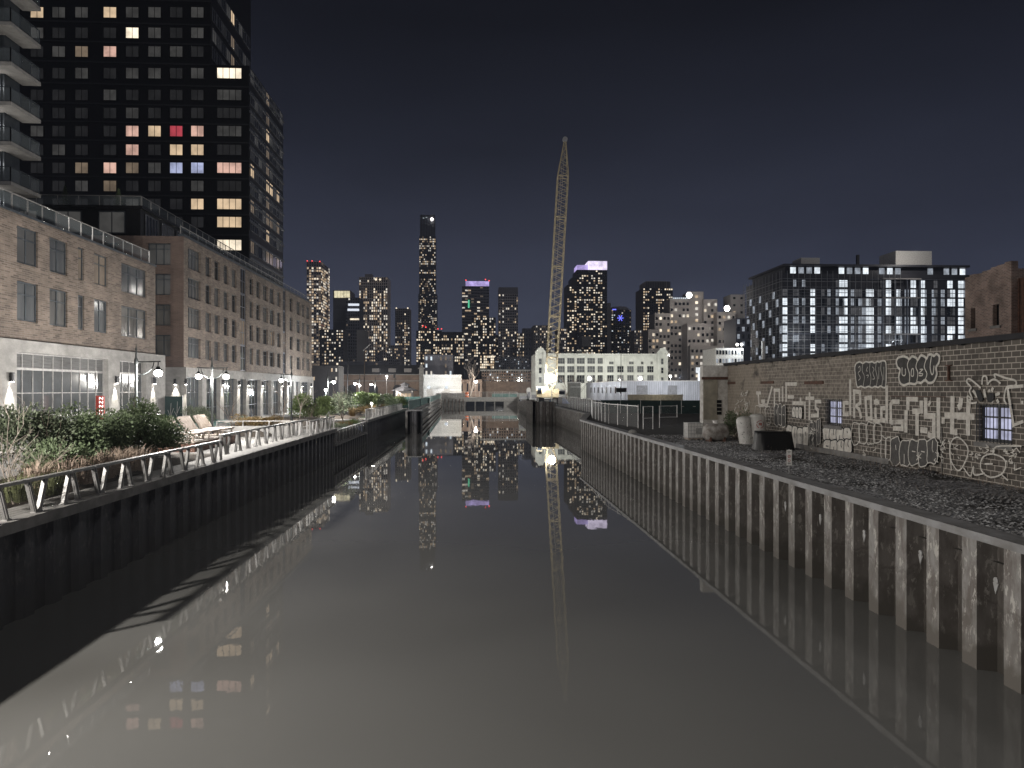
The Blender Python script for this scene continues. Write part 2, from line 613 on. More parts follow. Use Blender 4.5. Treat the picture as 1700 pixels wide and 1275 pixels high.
# ------------------------------------------------------------------ facade helpers
class Face:
    def __init__(s, x, y, rot):
        s.x, s.y, s.rot = x, y, rot
        c, n = round(math.cos(R(rot))), round(math.sin(R(rot)))
        s.ux, s.nx = (c, n), (-n, c)         # along the wall, into the wall

    def pt(s, u, z, d=0.0):
        return (s.x + u * s.ux[0] + d * s.nx[0], s.y + u * s.ux[1] + d * s.nx[1], z)

    def box(s, mb, u0, u1, z0, z1, d0, d1, mi=0):
        a, b = s.pt(u0, z0, d0), s.pt(u1, z1, d1)
        mb.box(min(a[0], b[0]), max(a[0], b[0]), min(a[1], b[1]), max(a[1], b[1]), z0, z1, mi)

    def wall(s, mb, u0, u1, z0, z1, ops, depth=.3):
        us = sorted({u0, u1, *[o[0] for o in ops], *[o[1] for o in ops]})
        zs = sorted({z0, z1, *[o[2] for o in ops], *[o[3] for o in ops]})
        us = [u for u in us if u0 <= u <= u1]
        zs = [z for z in zs if z0 <= z <= z1]
        for a, b in zip(us, us[1:]):
            run = None
            for c, d in zip(zs, zs[1:]):
                mu, mz = (a + b) / 2, (c + d) / 2
                hole = any(o[0] < mu < o[1] and o[2] < mz < o[3] for o in ops)
                if not hole:
                    run = (run[0] if run else c, d)
                if run and (hole or d == zs[-1]):
                    mb.poly([s.pt(a, run[0]), s.pt(b, run[0]), s.pt(b, run[1]), s.pt(a, run[1])])
                    run = None
        for a, b, c, d in [o[:4] for o in ops]:
            for p, q in (((a, c), (a, d)), ((a, d), (b, d)), ((b, d), (b, c)), ((b, c), (a, c))):
                mb.poly([s.pt(*p), s.pt(*q), s.pt(*q, depth), s.pt(*p, depth)])


cache = {}


def window_frame_mesh(w, h, nx, nz, mat, t=.07, transom=None):
    k = ('f', round(w, 2), round(h, 2), nx, nz, mat.name, t, transom)
    if k not in cache:
        mb = MB()
        dp = .1
        mb.box(0, t, 0, dp, 0, h)
        mb.box(w - t, w, 0, dp, 0, h)
        mb.box(t, w - t, 0, dp, 0, t)
        mb.box(t, w - t, 0, dp, h - t, h)
        for i in range(1, nx):
            x = w * i / nx
            mb.box(x - t * .4, x + t * .4, .01, dp, t, h - t)
        zl = [h * i / nz for i in range(1, nz)] if transom is None else [h * transom]
        for z in zl:
            mb.box(t, w - t, .015, dp, z - t * .35, z + t * .35)
        cache[k] = mb.mesh('window', mat)
    return cache[k]


def pane_mesh(w, h, mat, th=.03):
    k = ('p', round(w, 2), round(h, 2), mat.name, th)
    if k not in cache:
        mb = MB()
        mb.box(0, w, 0, th, 0, h)
        cache[k] = mb.mesh('pane', mat)
    return cache[k]


def window(root, fc, u0, u1, z0, z1, nx, nz, fmat, pmat, recess=.2, t=.07, transom=None):
    w, h = u1 - u0, z1 - z0
    p = Vector(fc.pt(u0, z0, recess)) - wloc(root)
    o = put('window', window_frame_mesh(w, h, nx, nz, fmat, t, transom), root, p, R(fc.rot))
    put('pane', pane_mesh(w - .04, h - .04, pmat), o, (.02, .06, .02))
    return o


# ================================================================== GROUND, WATER
XL, XR = -12.7, 11.65
ZG, ZY = 2.85, 3.15
mb = MB()
bank_r = [(XR, -8), (XR, 78), (15.1, 96), (15.1, 134), (11.3, 136), (11.3, 150), (13.2, 152), (13.2, 208), (16.5, 272)]
for x0, x1, y0, y1 in ((-690, XL - .2, -60, 140), (-690, 690, 272, 1590)):
    mb.poly([(x0, y0, ZG - .3), (x1, y0, ZG - .3), (x1, y1, ZG - .3), (x0, y1, ZG - .3)])
mb.poly([(-690, 140, ZG - .3), (-10.0, 140, ZG - .3), (-12.3, 272, ZG - .3), (-690, 272, ZG - .3)])
for (xa, ya), (xb, yb) in zip(bank_r, bank_r[1:]):
    if yb > ya:
        mb.poly([(xa + .25, ya, ZG - .3), (690, ya, ZG - .3), (690, yb, ZG - .3), (xb + .25, yb, ZG - .3)])
struct(mb.build('ground', MAT['ground']))
mb = MB()
mb.poly([(-16, -12, 0), (18, -12, 0), (18, 274, 0), (-16, 274, 0)])
struct(mb.build('canal_water', MAT['water']))
mb = MB()
mb.box(-40, XL - .2, -10, 66.7, ZG - .28, ZG)
mb.box(-40, XL - 3.6, 66.7, 86, ZG - .28, ZG)
mb.box(-40, XL - .2, 86, 140, ZG - .28, ZG)
struct(mb.build('promenade_paving', MAT['paving']))
mb = MB()
for (xa, ya), (xb, yb) in zip(bank_r[:4], bank_r[1:5]):
    mb.poly([(xa + .3, ya, ZY), (60, ya, ZY), (60, yb, ZY), (xb + .3, yb, ZY)])
struct(mb.build('gravel_yard', MAT['gravel']))
mb = MB()
mb.poly([(-300, 276, ZG + .05), (300, 276, ZG + .05), (300, 285, ZG + .05), (-300, 285, ZG + .05)])
struct(mb.build('road', MAT['asphalt']))
mb = MB()
q = random.Random(12)
for k in range(15000):
    y = 15 + 37 * q.random() ** 1.25
    x = q.uniform(12.35, 18.3)
    if math.sin(y * .55 + 1) + math.sin(x * 1.3 + y * .21) + (1.2 if x > 16.8 else 0) > 1.15 and q.random() < .85:
        continue
    r_ = q.uniform(.028, .07)
    vs = [(x + r_ * a * q.uniform(.7, 1.3), y + r_ * b * q.uniform(.7, 1.3), ZY + r_ * c * q.uniform(.5, .9)) for a, b, c in ((1, 0, .3), (0, 1, .3), (-1, 0, .3), (0, -1, .3), (.2, .1, 1.0))]
    mb.add(vs, [(0, 1, 4), (1, 2, 4), (2, 3, 4), (3, 0, 4)], q.randrange(3))
o = mb.build('gravel_stones', [MAT['stone_a'], MAT['stone_b'], MAT['stone_c']])
tag(o, 'loose grey gravel stones scattered over the yard', 'gravel')
o['kind'] = 'stuff'
mb = MB()
for x0, x1, y0, y1 in ((-17.2, -14.2, 14, 41), (-22, -15.5, 56, 67), (-24, -16.6, 67, 88), (-24, -14.2, 88, 134)):
    n = 10
    vs, fs = [], []
    for i in range(n + 1):
        for j in range(n + 1):
            a, b = i / n, j / n
            z = ZG + .02 + .45 * min(1, 6 * min(a, 1 - a, b, 1 - b)) + .05 * math.sin(i * 2.1 + j * 3.3)
            vs.append((x0 + (x1 - x0) * a, y0 + (y1 - y0) * b, z))
    for i in range(n):
        for j in range(n):
            k = i * (n + 1) + j
            fs.append((k, k + n + 1, k + n + 2, k + 1))
    mb.add(vs, fs)
mb.poly([(XL - .3, 66.72, 1.48), (XL - .3, 85.98, 1.48), (XL - 3.65, 85.98, 2.86), (XL - 3.65, 66.72, 2.86)])
struct(mb.build('planting_bed', MAT['soil']))


# ================================================================== SHEET PILE WALLS
def pile_profile(mb, pts, z0, z1, pitch=1.36, depth=.38, flange=.5, web=.16, side=1, u_start=0.0):
    """pts: plan polyline; side +1 = water lies to the left of the walking direction"""
    for (xa, ya), (xb, yb) in zip(pts, pts[1:]):
        L = math.hypot(xb - xa, yb - ya)
        dx, dy = (xb - xa) / L, (yb - ya) / L
        nx, ny = -dy * side, dx * side
        prof = []
        u = -pitch + u_start
        while u < L + pitch:
            for du, d in ((0, 0), (flange, 0), (flange + web, depth), (pitch - web, depth)):
                prof.append((min(max(u + du, 0), L), d))
            u += pitch
        p3 = [(xa + dx * a - nx * d, ya + dy * a - ny * d) for a, d in prof]
        for p, q in zip(p3, p3[1:]):
            if abs(p[0] - q[0]) + abs(p[1] - q[1]) > 1e-4:
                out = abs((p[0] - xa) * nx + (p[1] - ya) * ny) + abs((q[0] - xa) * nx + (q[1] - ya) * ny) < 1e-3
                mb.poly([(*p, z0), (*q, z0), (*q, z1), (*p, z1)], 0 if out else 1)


t = thing('sheet_pile_wall', 'long pale grey sheet pile wall along the gravel yard on the right bank', 'retaining wall', (XR, 40, 0))
mb = MB()
pile_profile(mb, [(XR, 8), (XR, 78)], -1, 3.1, side=1)
mb.build('piling', [MAT['pile'], MAT['pile_pan_shaded']], t)
mb = MB()
mb.box(XR - .10, XR + .62, 6, 78, 3.1, 3.2)
mb.box(XR - .12, XR - .06, 6, 78, 3.03, 3.215)
mb.build('cap', MAT['steel_cap'], t)
for k in range(5):
    y = 15.2 + 2.72 * k + .1
    m2 = MB()
    m2.add([(XR - .005, y + .3, 2.18), (XR - .03, y + .3, 2.18), (XR - .03, y + .12, 2.18), (XR - .005, y + .12, 2.18), (XR - .005, y + .22, 1.93), (XR - .03, y + .22, 1.93)], [(0, 1, 2, 3), (1, 5, 2), (0, 4, 5, 1), (3, 2, 5, 4), (0, 3, 4)])
    m2.tube((XR - .035, y + .21, 2.24), (XR - .005, y + .21, 2.24), .07, .07, 10)
    m2.build('cleat', MAT['galv'], t)
t = thing('sheet_pile_wall', 'set-back sheet pile wall between the bend and the rusty cofferdam on the right bank', 'retaining wall', (15, 110, 0))
mb = MB()
pile_profile(mb, [(XR, 78), (15.1, 96), (15.1, 135)], -1, 3.15, pitch=1.0, flange=.4, side=1)
mb.build('piling', [MAT['pile'], MAT['pile_pan_shaded']], t)
mb = MB()
for a, b in (((XR + .2, 78), (15.3, 96)), ((15.3, 96), (15.3, 135))):
    mb.bar((*a, 3.2), (*b, 3.2), .75, .12)
mb.build('cap', MAT['concrete'], t)
t = thing('cofferdam', 'rusty dark sheet pile cofferdam box jutting into the canal on the right', 'cofferdam', (12, 142, 0))
mb = MB()
pile_profile(mb, [(15.1, 133), (11.3, 133), (11.3, 150), (13.2, 150)], -1, 4.2, pitch=1.2, flange=.5, side=-1)
mb.build('piling', [MAT['pile'], MAT['pile_pan_shaded']], t)
mb = MB()
pile_profile(mb, [(13.2, 150), (13.2, 208), (16.5, 272)], -1, 3.7, pitch=1.3, side=1)
t = thing('sheet_pile_wall', 'far sheet pile wall on the right running to the canal head', 'retaining wall', (13.2, 180, 0))
mb.build('piling', [MAT['pile'], MAT['pile_pan_shaded']], t)
# left wall
t = thing('sheet_pile_wall', 'dark sheet pile wall in shadow below the promenade railing on the left bank', 'retaining wall', (XL, 40, 0))
mb = MB()
pile_profile(mb, [(XL, 3), (XL, 66.7)], -1, 2.62, pitch=1.4, flange=.45, depth=.16, side=-1)
pile_profile(mb, [(XL, 66.7), (XL, 86)], -1, 1.3, pitch=1.4, flange=.45, depth=.16, side=-1)
pile_profile(mb, [(XL, 86), (XL, 140)], -1, 2.55, pitch=1.4, flange=.45, depth=.16, side=-1)
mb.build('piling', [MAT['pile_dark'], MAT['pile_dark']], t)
mb = MB()
mb.box(XL - .35, XL + .28, 2, 66.7, 2.6, 2.92)
mb.box(XL - .32, XL + .2, 66.7, 86, 1.28, 1.5)
mb.box(XL - .35, XL + .28, 86, 140, 2.55, 2.87)
mb.box(XL - .35, XL + .12, 66.4, 66.72, 1.3, 2.6)
mb.box(XL - .35, XL + .12, 85.98, 86.3, 1.3, 2.56)
mb.build('cap', MAT['concrete_dark'], t)
t = thing('cofferdam', 'black sheet pile cofferdam box jutting out at the end of the left promenade', 'cofferdam', (-8.7, 108, 0))
mb = MB()
pile_profile(mb, [(-9.6, 110), (-9.6, 106), (-7.7, 106), (-7.7, 110)], -1, 3.3, pitch=.9, flange=.4, side=-1)
mb.build('piling', [MAT['pile_dark'], MAT['pile_dark']], t)
mb = MB()
mb.box(-9.75, -7.6, 105.9, 110, 3.3, 3.4)
mb.build('cap', MAT['steel_cap'], t)
t = thing('canal_wall', 'pale banded concrete canal wall beyond the black cofferdam on the left', 'retaining wall', (-9.6, 160, 0))
mb = MB()
mb.prism([(-10.1, 108), (-9.6, 108), (-12.0, 272), (-12.5, 272)], -1, 3.2)
mb.build('wall', MAT['concrete'], t)
for z in (.5, 1.55, 2.55):
    mb = MB()
    mb.prism([(-9.6, 110.1), (-9.25, 110.1), (-11.63, 271), (-11.96, 271)], z, z + .28)
    mb.build('waler_beam', MAT['pile'], t)
# canal head
t = thing('canal_head_wall', 'concrete head wall with four dark gates closing the far end of the canal', 'retaining wall', (2, 208, 0))
mb = MB()
mb.box(-12.6, 17, 272, 273, -1, 3.3)
mb.box(-12.9, 17.2, 271.5, 273.2, 1.85, 3.5)
mb.build('wall', MAT['concrete'], t)
for k in range(4):
    x = -2.7 + k * 3.65
    mb = MB()
    mb.box(x, x + 3.1, 271.7, 271.98, -.5, 1.8)
    mb.box(x, x + 3.1, 271.62, 271.69, .75, .95)
    mb.build('gate', MAT['glass_dark'], t)
for k in range(7):
    x = -12 + k * 1.35
    mb = MB()
    mb.box(x, x + .16, 271.2, 271.45, -1, 2.9)
    mb.build('fender_pile', MAT['rust'], t)


# ================================================================== PROMENADE RAILINGS
def railing(label, y0, y1, zb, ht, nudge=0.0, dx=0.0):
    t = thing('railing', label, 'railing', (XL + dx, (y0 + y1) / 2, zb), group='zigzag railings along the promenade')
    x = XL + dx
    mb = MB()
    mb.box(x - .09, x + .09, y0, y1, zb + ht - .09, zb + ht)
    mb.build('top_rail', MAT['rail_metal'], t)
    mb = MB()
    mb.box(x - .006, x + .006, y0, y1, zb + .06, zb + ht - .1)
    mb.build('mesh_infill', MESH, t)
    n = int((y1 - y0) / 1.8)
    sidx = 0
    for k in range(n + 1):
        yc = y0 + nudge + .9 + 1.8 * k
        if yc > y1 - .4:
            break
        V = k % 2 == 0
        for sg in (-1, 1):
            a, b = (.43, .09) if V else (.09, .43)
            mb = MB()
            for off in (-.062, .062):
                mb.bar((x, yc + sg * b + off, zb), (x, yc + sg * a + off, zb + ht - .08),   .10, .04, (0, 1, 0))
            mb.bar((x, yc + sg * b - .1, zb + .02), (x, yc + sg * b + .1, zb + .02), .16, .04)
            mb.build('strut', MAT['rail_metal'], t)
    for y in (y0 + .05, y1 - .05):
        mb = MB()
        mb.box(x - .05, x + .05, y - .04, y + .04, zb, zb + ht - .09)
        mb.build('end_post', MAT['rail_metal'], t)
    return t


def meshmat():
    m, t, b = nodes('rail_mesh')
    b.inputs['Base Color'].default_value = (.22, .22, .22, 1)
    b.inputs['Metallic'].default_value = .6
    b.inputs['Roughness'].default_value = .5
    v, s, g = wallvec(t)
    br = N(t, 'ShaderNodeTexBrick')
    br.offset = 0
    for k, x in (('Scale', 1), ('Brick Width', .06), ('Row Height', .06), ('Mortar Size', .004), ('Mortar Smooth', .2)):
        br.inputs[k].default_value = x
    t.links.new(v, br.inputs['Vector'])
    a = N(t, 'ShaderNodeMath', operation='MULTIPLY_ADD')
    a.inputs[1].default_value = .25
    a.inputs[2].default_value = .04
    t.links.new(br.outputs['Fac'], a.inputs[0])
    t.links.new(a.outputs[0], b.inputs['Alpha'])
    return m


MESH = meshmat()
railing('near grey zigzag railing section on the left wall in front of the big shrubs', 17, 37.2, 2.92, 1.02, nudge=.25)
railing('zigzag railing section beside the wooden loungers, stepped a little higher', 37.3, 56.5, 3.12, 1.08, .1, -.1)
railing('short zigzag railing section ending above the lowered overlook', 56.8, 66.6, 2.95, 1.1)
railing('zigzag railing on the lowered overlook at the foot of the bare tree', 66.8, 85.9, 1.5, 1.2)
railing('tall short zigzag railing just past the lowered overlook', 86.1, 95, 2.87, 1.25)
railing('farthest zigzag railing section ending at the black cofferdam', 95.2, 129.5, 2.87, 1.15)


# ================================================================== LAMPS
def lamp_thing(label, loc, arms, watts=LAMP_W, h=5.1, group='promenade lamp posts'):
    t = thing('street_lamp', label, 'street lamp', loc, group=group)
    mb = MB()
    mb.lathe([(.001, 0), (.26, 0), (.26, .12), (.2, .3), (.14, .45), (.12, .9), (.1, 1.0), (.085, 1.1), (.065, h - .2), (.1, h - .1), (.1, h + .1), (.05, h + .25), (.035, h + .6), (.055, h + .66), (.02, h + .8), (.003, h + 1.0)], n=12)
    mb.build('post', MAT['dark_green_metal'], t, True, True)
    for d in arms:
        L = abs(d)
        sg = 1 if d > 0 else -1
        mb = MB()
        mb.bar((0, 0, h), (sg * (L + .12), 0, h + .03), .07, .07)
        pts = [(sg * .07, 0, h - .7)] + [(sg * (.07 + L * .75 * math.sin(a)), 0, h - .7 + .68 * (1 - math.cos(a))) for a in (R(20), R(45), R(70), R(90))]
        mb.path(pts, .025)
        mb.tube((sg * L, 0, h), (sg * L, 0, h - .22), .03)
        arm = mb.build('arm', MAT['dark_green_metal'], t, True)
        mb = MB()
        mb.lathe([(.03, .28), (.09, .25), (.11, .16), (.22, .09), (.24, .07), (.2, .08), (.1, .1)], (0, 0, 0), 14)
        sh = mb.build('lamp_shade', MAT['dark_green_metal'], arm, True, True)
        sh.location = (sg * L, 0, h - .5)
        mb = MB()
        mb.ball((0, 0, -.03), .22, 12, 0, .8)
        o = mb.build('bulb', BULB, arm, True, True)
        o.location = (sg * L, 0, h - .56)
        point(t, (sg * L, 0, h - .95), watts, r=.15)
    return t


lx = -18.0
lamp_thing('tall lamp post rising from the big shrubs, one lit lamp on its right', (*onX(226, 646, lx)[:2], ZG), [1.15], LAMP_W)
lamp_thing('two-armed dark lamp post with both lamps lit behind the wooden loungers', (*onX(352, 646, lx)[:2], ZG), [-.9, .95], LAMP_W * .8)
lamp_thing('two-armed lamp post with only its left lamp lit beside the bare shrubs', (*onX(484, 646, lx)[:2], ZG), [-1.0], LAMP_W)
def pole_lamp(label, px, py, Y, watts, ground=ZG, arm=0.0, r=.28, cool=False, pole_r=.07, group='far street lamps', at=None):
    x, y, z = at or onY(px, py, Y)
    t = thing('street_lamp', label, 'street lamp', (x - arm, y, ground), group=group)
    h = z - ground
    mb = MB()
    mb.tube((0, 0, 0), (0, 0, h + (.7 if arm else -.1)), pole_r, pole_r * .6)
    mb.lathe([(.001, 0), (.2, 0), (.16, .5), (pole_r, .7)], n=10)
    if arm:
        mb.path([(0, 0, h + .65), (arm * .4, 0, h + .8), (arm * .8, 0, h + .6), (arm, 0, h + .35)], .04)
    mb.build('post', MAT['galv'], t, True)
    mb = MB()
    mb.lathe([(.001, r * 1.3), (r * .7, r * 1.1), (r * 1.15, r * .55), (r * 1.1, r * .45)], (arm, 0, h), 12)
    mb.build('lamp_shade', MAT['black_metal'], t, True, True)
    mb = MB()
    mb.ball((arm, 0, h), r)
    mb.build('bulb', BULB, t, True, True)
    point(t, (arm, 0, h - r - .3), watts, (.88, .95, 1) if cool else (1, .94, .85), r=.2)
    return t


for px_, arm_, lb_ in ((544, .75, 'promenade lamp post with one lit lamp just right of the brick block corner'), (597, -.75, 'promenade lamp post with one lit lamp above the bare reddish tree'), (623, -.75, 'farthest promenade lamp post between the bare tree and the kiosk')):
    lamp_thing(lb_, (*onX(px_, 646, lx)[:2], ZG), [arm_], LAMP_W * 1.1)
pole_lamp('lower bluish lamp beside the brick block corner', 541, 647, 112, 2500, r=.25, cool=True)
pole_lamp('small lamp on a thin pole above the kiosk', 642, 624, 225, 22000, r=.28)
pole_lamp('very bright lamp at the canal head beside the big bare tree', 790, 633, 277, 7000, r=.65)
pole_lamp('small warm lamp left of the kiosk', 597, 640, 190, 9000, r=.3)
pole_lamp('warm lamp glowing right of the pale factory', 1113, 624, 230, 4000, r=.4)

bl = pole_lamp('tall street lamp at the left end of the bridge', 0, 0, 0, 11500, r=.3, arm=.8, group='bridge street lamps', at=(-19.5, 10.5, 11.2))
for tx, ty, w_, a_ in ((-1.5, 14, 7500, 42), (-4, 26, 7500, 38), (-5, 44, 13000, 34)):
    dd = Vector((tx, ty, 0)) - Vector((-19.5, 10.5, 10.7))
    point(bl, (.8, -.1, 10.7 - ZG), w_, (1, .97, .92), r=.25, spot=a_, blend=1, rot=(-dd).to_track_quat('Z', 'Y').to_euler())  # extra spots added under this lamp to brighten the water
# wall sconces are built with the left blocks below
sconce_n = 0


def sconce(root, fc, u, z, watts=1100):
    p = Vector(fc.pt(u, z, -.16)) - wloc(root)
    mb = MB()
    mb.tube((0, 0, 0), (0, 0, .55), .13, .13, 12)
    if 'sconce' not in cache:
        mb.tube((0, .0, .3), (0, .22, .3), .04, .04, 6)
        cache['sconce'] = mb.mesh('sconce', MAT['black_metal'])
    o = put('sconce', cache['sconce'], root, p, R(fc.rot))
    if 'sconce_lens' not in cache:
        m2 = MB()
        m2.tube((0, 0, -.02), (0, 0, .01), .1, .1, 12)
        cache['sconce_lens'] = m2.mesh('lens', BULB)
    put('lens', cache['sconce_lens'], o, (0, 0, -.01))
    point(root, p + Vector((0, 0, -.05)), watts, (1, .94, .82), r=.05, spot=56, blend=.7)


# ================================================================== LEFT BRICK BLOCK (near)
XF = -28.0
YA, YB = 35.0, onX(258, 443, XF)[1]
b1 = thing('brick_building', 'nearest brown brick block with pale concrete ground floor, at the left edge', 'building', (XF, (YA + YB) / 2, ZG))
f1 = Face(XF, 0, 90)


def fu(px, X=XF):
    return onX(px, 646, X)[1]


ops = []
rows1 = ((14.3, 16.6), (10.75, 13.2))
cols1 = [(90, 190, 2), (262, 347, 2), (412, 437, 1), (498, 562, 2), (642, 770, 3)]
for a, b, n in cols1:
    for z0, z1 in rows1:
        ops.append((fu(a / 3.187), fu(b / 3.187) + .22, z0, z1, n))
for a, b, n in ((36, 40, 2),):
    for z0, z1 in rows1:
        ops.append((a, a + 2.2, z0, z1, n))
mb = MB()
f1.wall(mb, YA, YB, 9.45, 17.3, ops, .24)
fe = Face(-50, YB, 180)
mb.poly([(XF, YB, 9.45), (-60, YB, 9.45), (-60, YB, 17.3), (XF, YB, 17.3)])
mb.poly([(XF, YA, 17.3), (XF, YB, 17.3), (-60, YB, 17.3), (-60, YA, 17.3)])
mb.build('wall', MAT['brick_tan'], b1)
mb = MB()
for y in [YA + .2 + k for k in range(0)]:
    pass
f1.box(mb, YA, YB + .1, 17.28, 17.42, -.06, .6)
mb.build('coping', MAT['frame'], b1)
lit1 = {1: None}
for i, (a, b, z0, z1, n) in enumerate(ops):
    pm = MAT['glass_blind'] if i % 3 else MAT['glass_curtain']
    if i in (0,):
        pm = W_FAINT2
    if i in (4, 6):
        pm = W_DIM
    if i in (5, 9):
        pm = MAT['glass_curtain']
    window(b1, f1, a, b, z0, z1, n, 2, MAT['frame'], pm, .12, .10, transom=.68)
# concrete ground floor
XB = -27.45
f1c = Face(XB, 0, 90)
yb2 = onX(274.5, 600, XB)[1]
st = [(fu(28, XB), fu(180, XB), ZG + .2, 8.75), (fu(199, XB), fu(243, XB), ZG + .2, 8.75), (YA + .5, fu(8, XB) - 1.2, ZG + .2, 8.75)]
mb = MB()
f1c.wall(mb, YA, yb2, ZG, 9.5, st, .5)
mb.poly([(XB, YA, 9.5), (XB, yb2, 9.5), (XF - 2, yb2, 9.5), (XF - 2, YA, 9.5)])
mb.poly([(XB, yb2, ZG), (-60, yb2, ZG), (-60, yb2, 9.5), (XB, yb2, 9.5)])
mb.build('base', MAT['concrete'], b1)
for k, (a, b, z0, z1) in enumerate(st):
    nx = max(3, round((b - a) / 1.15))
    window(b1, f1c, a, b, 7.75, z1, nx, 1, MAT['rail_metal'], MAT['louvre'], .34, .08)
    window(b1, f1c, a, b, z0 + 1.7, 7.75, nx, 2, MAT['rail_metal'], W_STORE if k < 2 else MAT['glass_dark'], .34, .07)
    window(b1, f1c, a, b, z0, z0 + 1.7, nx // 2, 1, MAT['rail_metal'], W_STORE if k < 1 else MAT['glass_dark'], .34, .12)
for px in (15.7, 190.8, 254):
    sconce(b1, f1c, fu(px, XB), 6.95)
# roof terrace glass rail
GL, tt, bb = nodes('clear_glass')
bb.inputs['Base Color'].default_value = (.35, .4, .42, 1)
bb.inputs['Alpha'].default_value = .12
bb.inputs['Roughness'].default_value = .12


def glass_rail(root, p, q, z, h, step=1.6, name='terrace_rail'):
    p, q = Vector(p), Vector(q)
    L = (q - p).length
    d = (q - p) / L
    mb = MB()
    n = max(1, round(L / step))
    for k in range(n + 1):
        c = p + d * (L * k / n)
        mb.box(c.x - .035, c.x + .035, c.y - .035, c.y + .035, z, z + h)
    mb.bar((*p, z + h), (*q, z + h), .07, .06)
    o = mb.build(name, MAT['rail_metal'], root)
    mb = MB()
    mb.bar((*p, z + .07 + (h - .12) / 2), (*q, z + .07 + (h - .12) / 2), .02, h - .16)
    mb.build('glass_panel', GL, o)


glass_rail(b1, (XF - .35, YA), (XF - .35, YB - .4), 17.42, 1.15)
for px, py in ((232 / 3.187, 300 + 175 / 3.187), (335 / 3.187, 300 + 215 / 3.187), (668 / 3.187, 300 + 352 / 3.187)):
    x, y, z = onX(px, py, XF - 1.6)
    m2 = MB()
    m2.ball((x, y, 18.0), .07)
    m2.build('terrace_light', BULB, b1, smooth=True)
    point(b1, Vector((x + .3, y, 18.5)) - wloc(b1), 90, r=.1)

# balcony tower on its roof
XBa = -34.5
q1, q2, q3 = onX(18.4, 305, XBa), onX(68, 329, XBa), onX(68, 267, XBa)
yb0, yb1, zb0, dzb = q1[1], q2[1], q2[2], q3[2] - q2[2]
bt = thing('balcony_tower', 'set-back tower with stacked concrete balconies at the top left corner', 'building', (-42, yb0 + 2, 17.3))
mb = MB()
mb.box(-70, XBa - 1.5, yb0 + 1.6, yb1 - .25, 17.3, 60)
mb.build('wall', MAT['frame'], bt)
for k in range(8):
    z = zb0 + dzb * k
    sl = MB()
    sl.prism([(-48, yb0), (XBa, yb0), (XBa, yb1), (XBa - 1.4, yb1), (XBa - 1.4, yb0 + 1.55), (-48, yb0 + 1.55)], z, z + .28)
    s_o = sl.build('balcony', MAT['concrete'], bt)
    mb = MB()
    P = [(-48, yb0 + .1), (XBa - .1, yb0 + .1), (XBa - .1, yb1 - .05)]
    for a, b in zip(P, P[1:]):
        a, b = Vector(a), Vector(b)
        n = round((b - a).length / 1.3)
        for j in range(n + 1):
            c = a + (b - a) * j / n
            mb.box(c.x - .03, c.x + .03, c.y - .03, c.y + .03, z + .28, z + 1.38)
        mb.bar((*a, z + 1.4), (*b, z + 1.4), .06, .05)
    r_o = mb.build('balcony_rail', MAT['frame'], s_o)
    mb = MB()
    for a, b in zip(P, P[1:]):
        mb.bar((*a, z + .85), (*b, z + .85), .02, .95)
    mb.build('glass_panel', GL, s_o)
    window(bt, Face(-46, yb0 + 1.6, 0), .2, 9.8, z - 2.75, z - .1, 5, 1, MAT['frame'], (W_FAINT2, W_DIM, W_FAINT, W_FAINT2, W_FAINT)[k % 5], -.14, .08)
    if k < 4:
        point(bt, Vector((XBa - 2.2, yb0 + .9, z - .8)) - wloc(bt), 28, r=.15)

# ================================================================== LEFT BRICK BLOCK (second)
Y2 = onX(305, 397, XF)[1]
Y3 = onX(517.5, 500, XF)[1]
b2 = thing('brick_building', 'long four-storey brown brick block with dark glass strips and a set-back roof floor', 'building', (XF, (Y2 + Y3) / 2, ZG))
f2 = Face(XF, 0, 90)
ops2 = []
rows2 = [(9.6, 11.65), (12.55, 14.6), (15.5, 17.55), (18.4, 20.5)]
c2 = [(995, 1062, 4)] + [(a, b, 2) for a, b in ((1088, 1117), (1135, 1163), (1184, 1210), (1227, 1252), (1320, 1340), (1356, 1378), (1393, 1418), (1428, 1452), (1467, 1484), (1533, 1548), (1570, 1590), (1600, 1613), (1622, 1640))]
for a, b, n in c2:
    for z0, z1 in rows2:
        ops2.append((fu(a / 3.187), fu(b / 3.187), z0, z1, n))
strips = [(fu(1272 / 3.187), fu(1302 / 3.187), 8.7, 21.2), (fu(1497 / 3.187), fu(1512 / 3.187), 8.7, 21.2)]
mb = MB()
f2.wall(mb, Y2, Y3, 8.6, 21.3, ops2 + [s_ + (1,) for s_ in strips], .3)
mb.poly([(XF, Y3, 3), (-60, Y3, 3), (-60, Y3, 21.3), (XF, Y3, 21.3)])
mb.poly([(XF, Y2, 21.3), (XF, Y3, 21.3), (-60, Y3, 21.3), (-60, Y2, 21.3)])
mb.build('wall', MAT['brick_tan'], b2)
mb = MB()
f2.box(mb, Y2 - .1, Y3, 21.28, 21.5, -.08, .5)
mb.build('coping', MAT['frame'], b2)
r2 = random.Random(5)
for i, (a, b, z0, z1, n) in enumerate(ops2):
    q = r2.random()
    pm = MAT['glass_dark'] if q < .3 else MAT['glass_blind'] if q < .72 else MAT['glass_curtain'] if q < .9 else W_FAINT2
    if i in (33, 49):
        pm = W_DIM
    window(b2, f2, a, b, z0, z1, n, 2, MAT['frame'], pm, .22, .08, transom=.7)
for a, b, z0, z1 in strips:
    for k in range(4):
        za = z0 + (z1 - z0) * k / 4
        window(b2, f2, a, b, za, za + (z1 - z0) / 4, 2, 2, MAT['tower_mull'], W_DIM if k == 1 else MAT['glass_dark'], .1, .12)
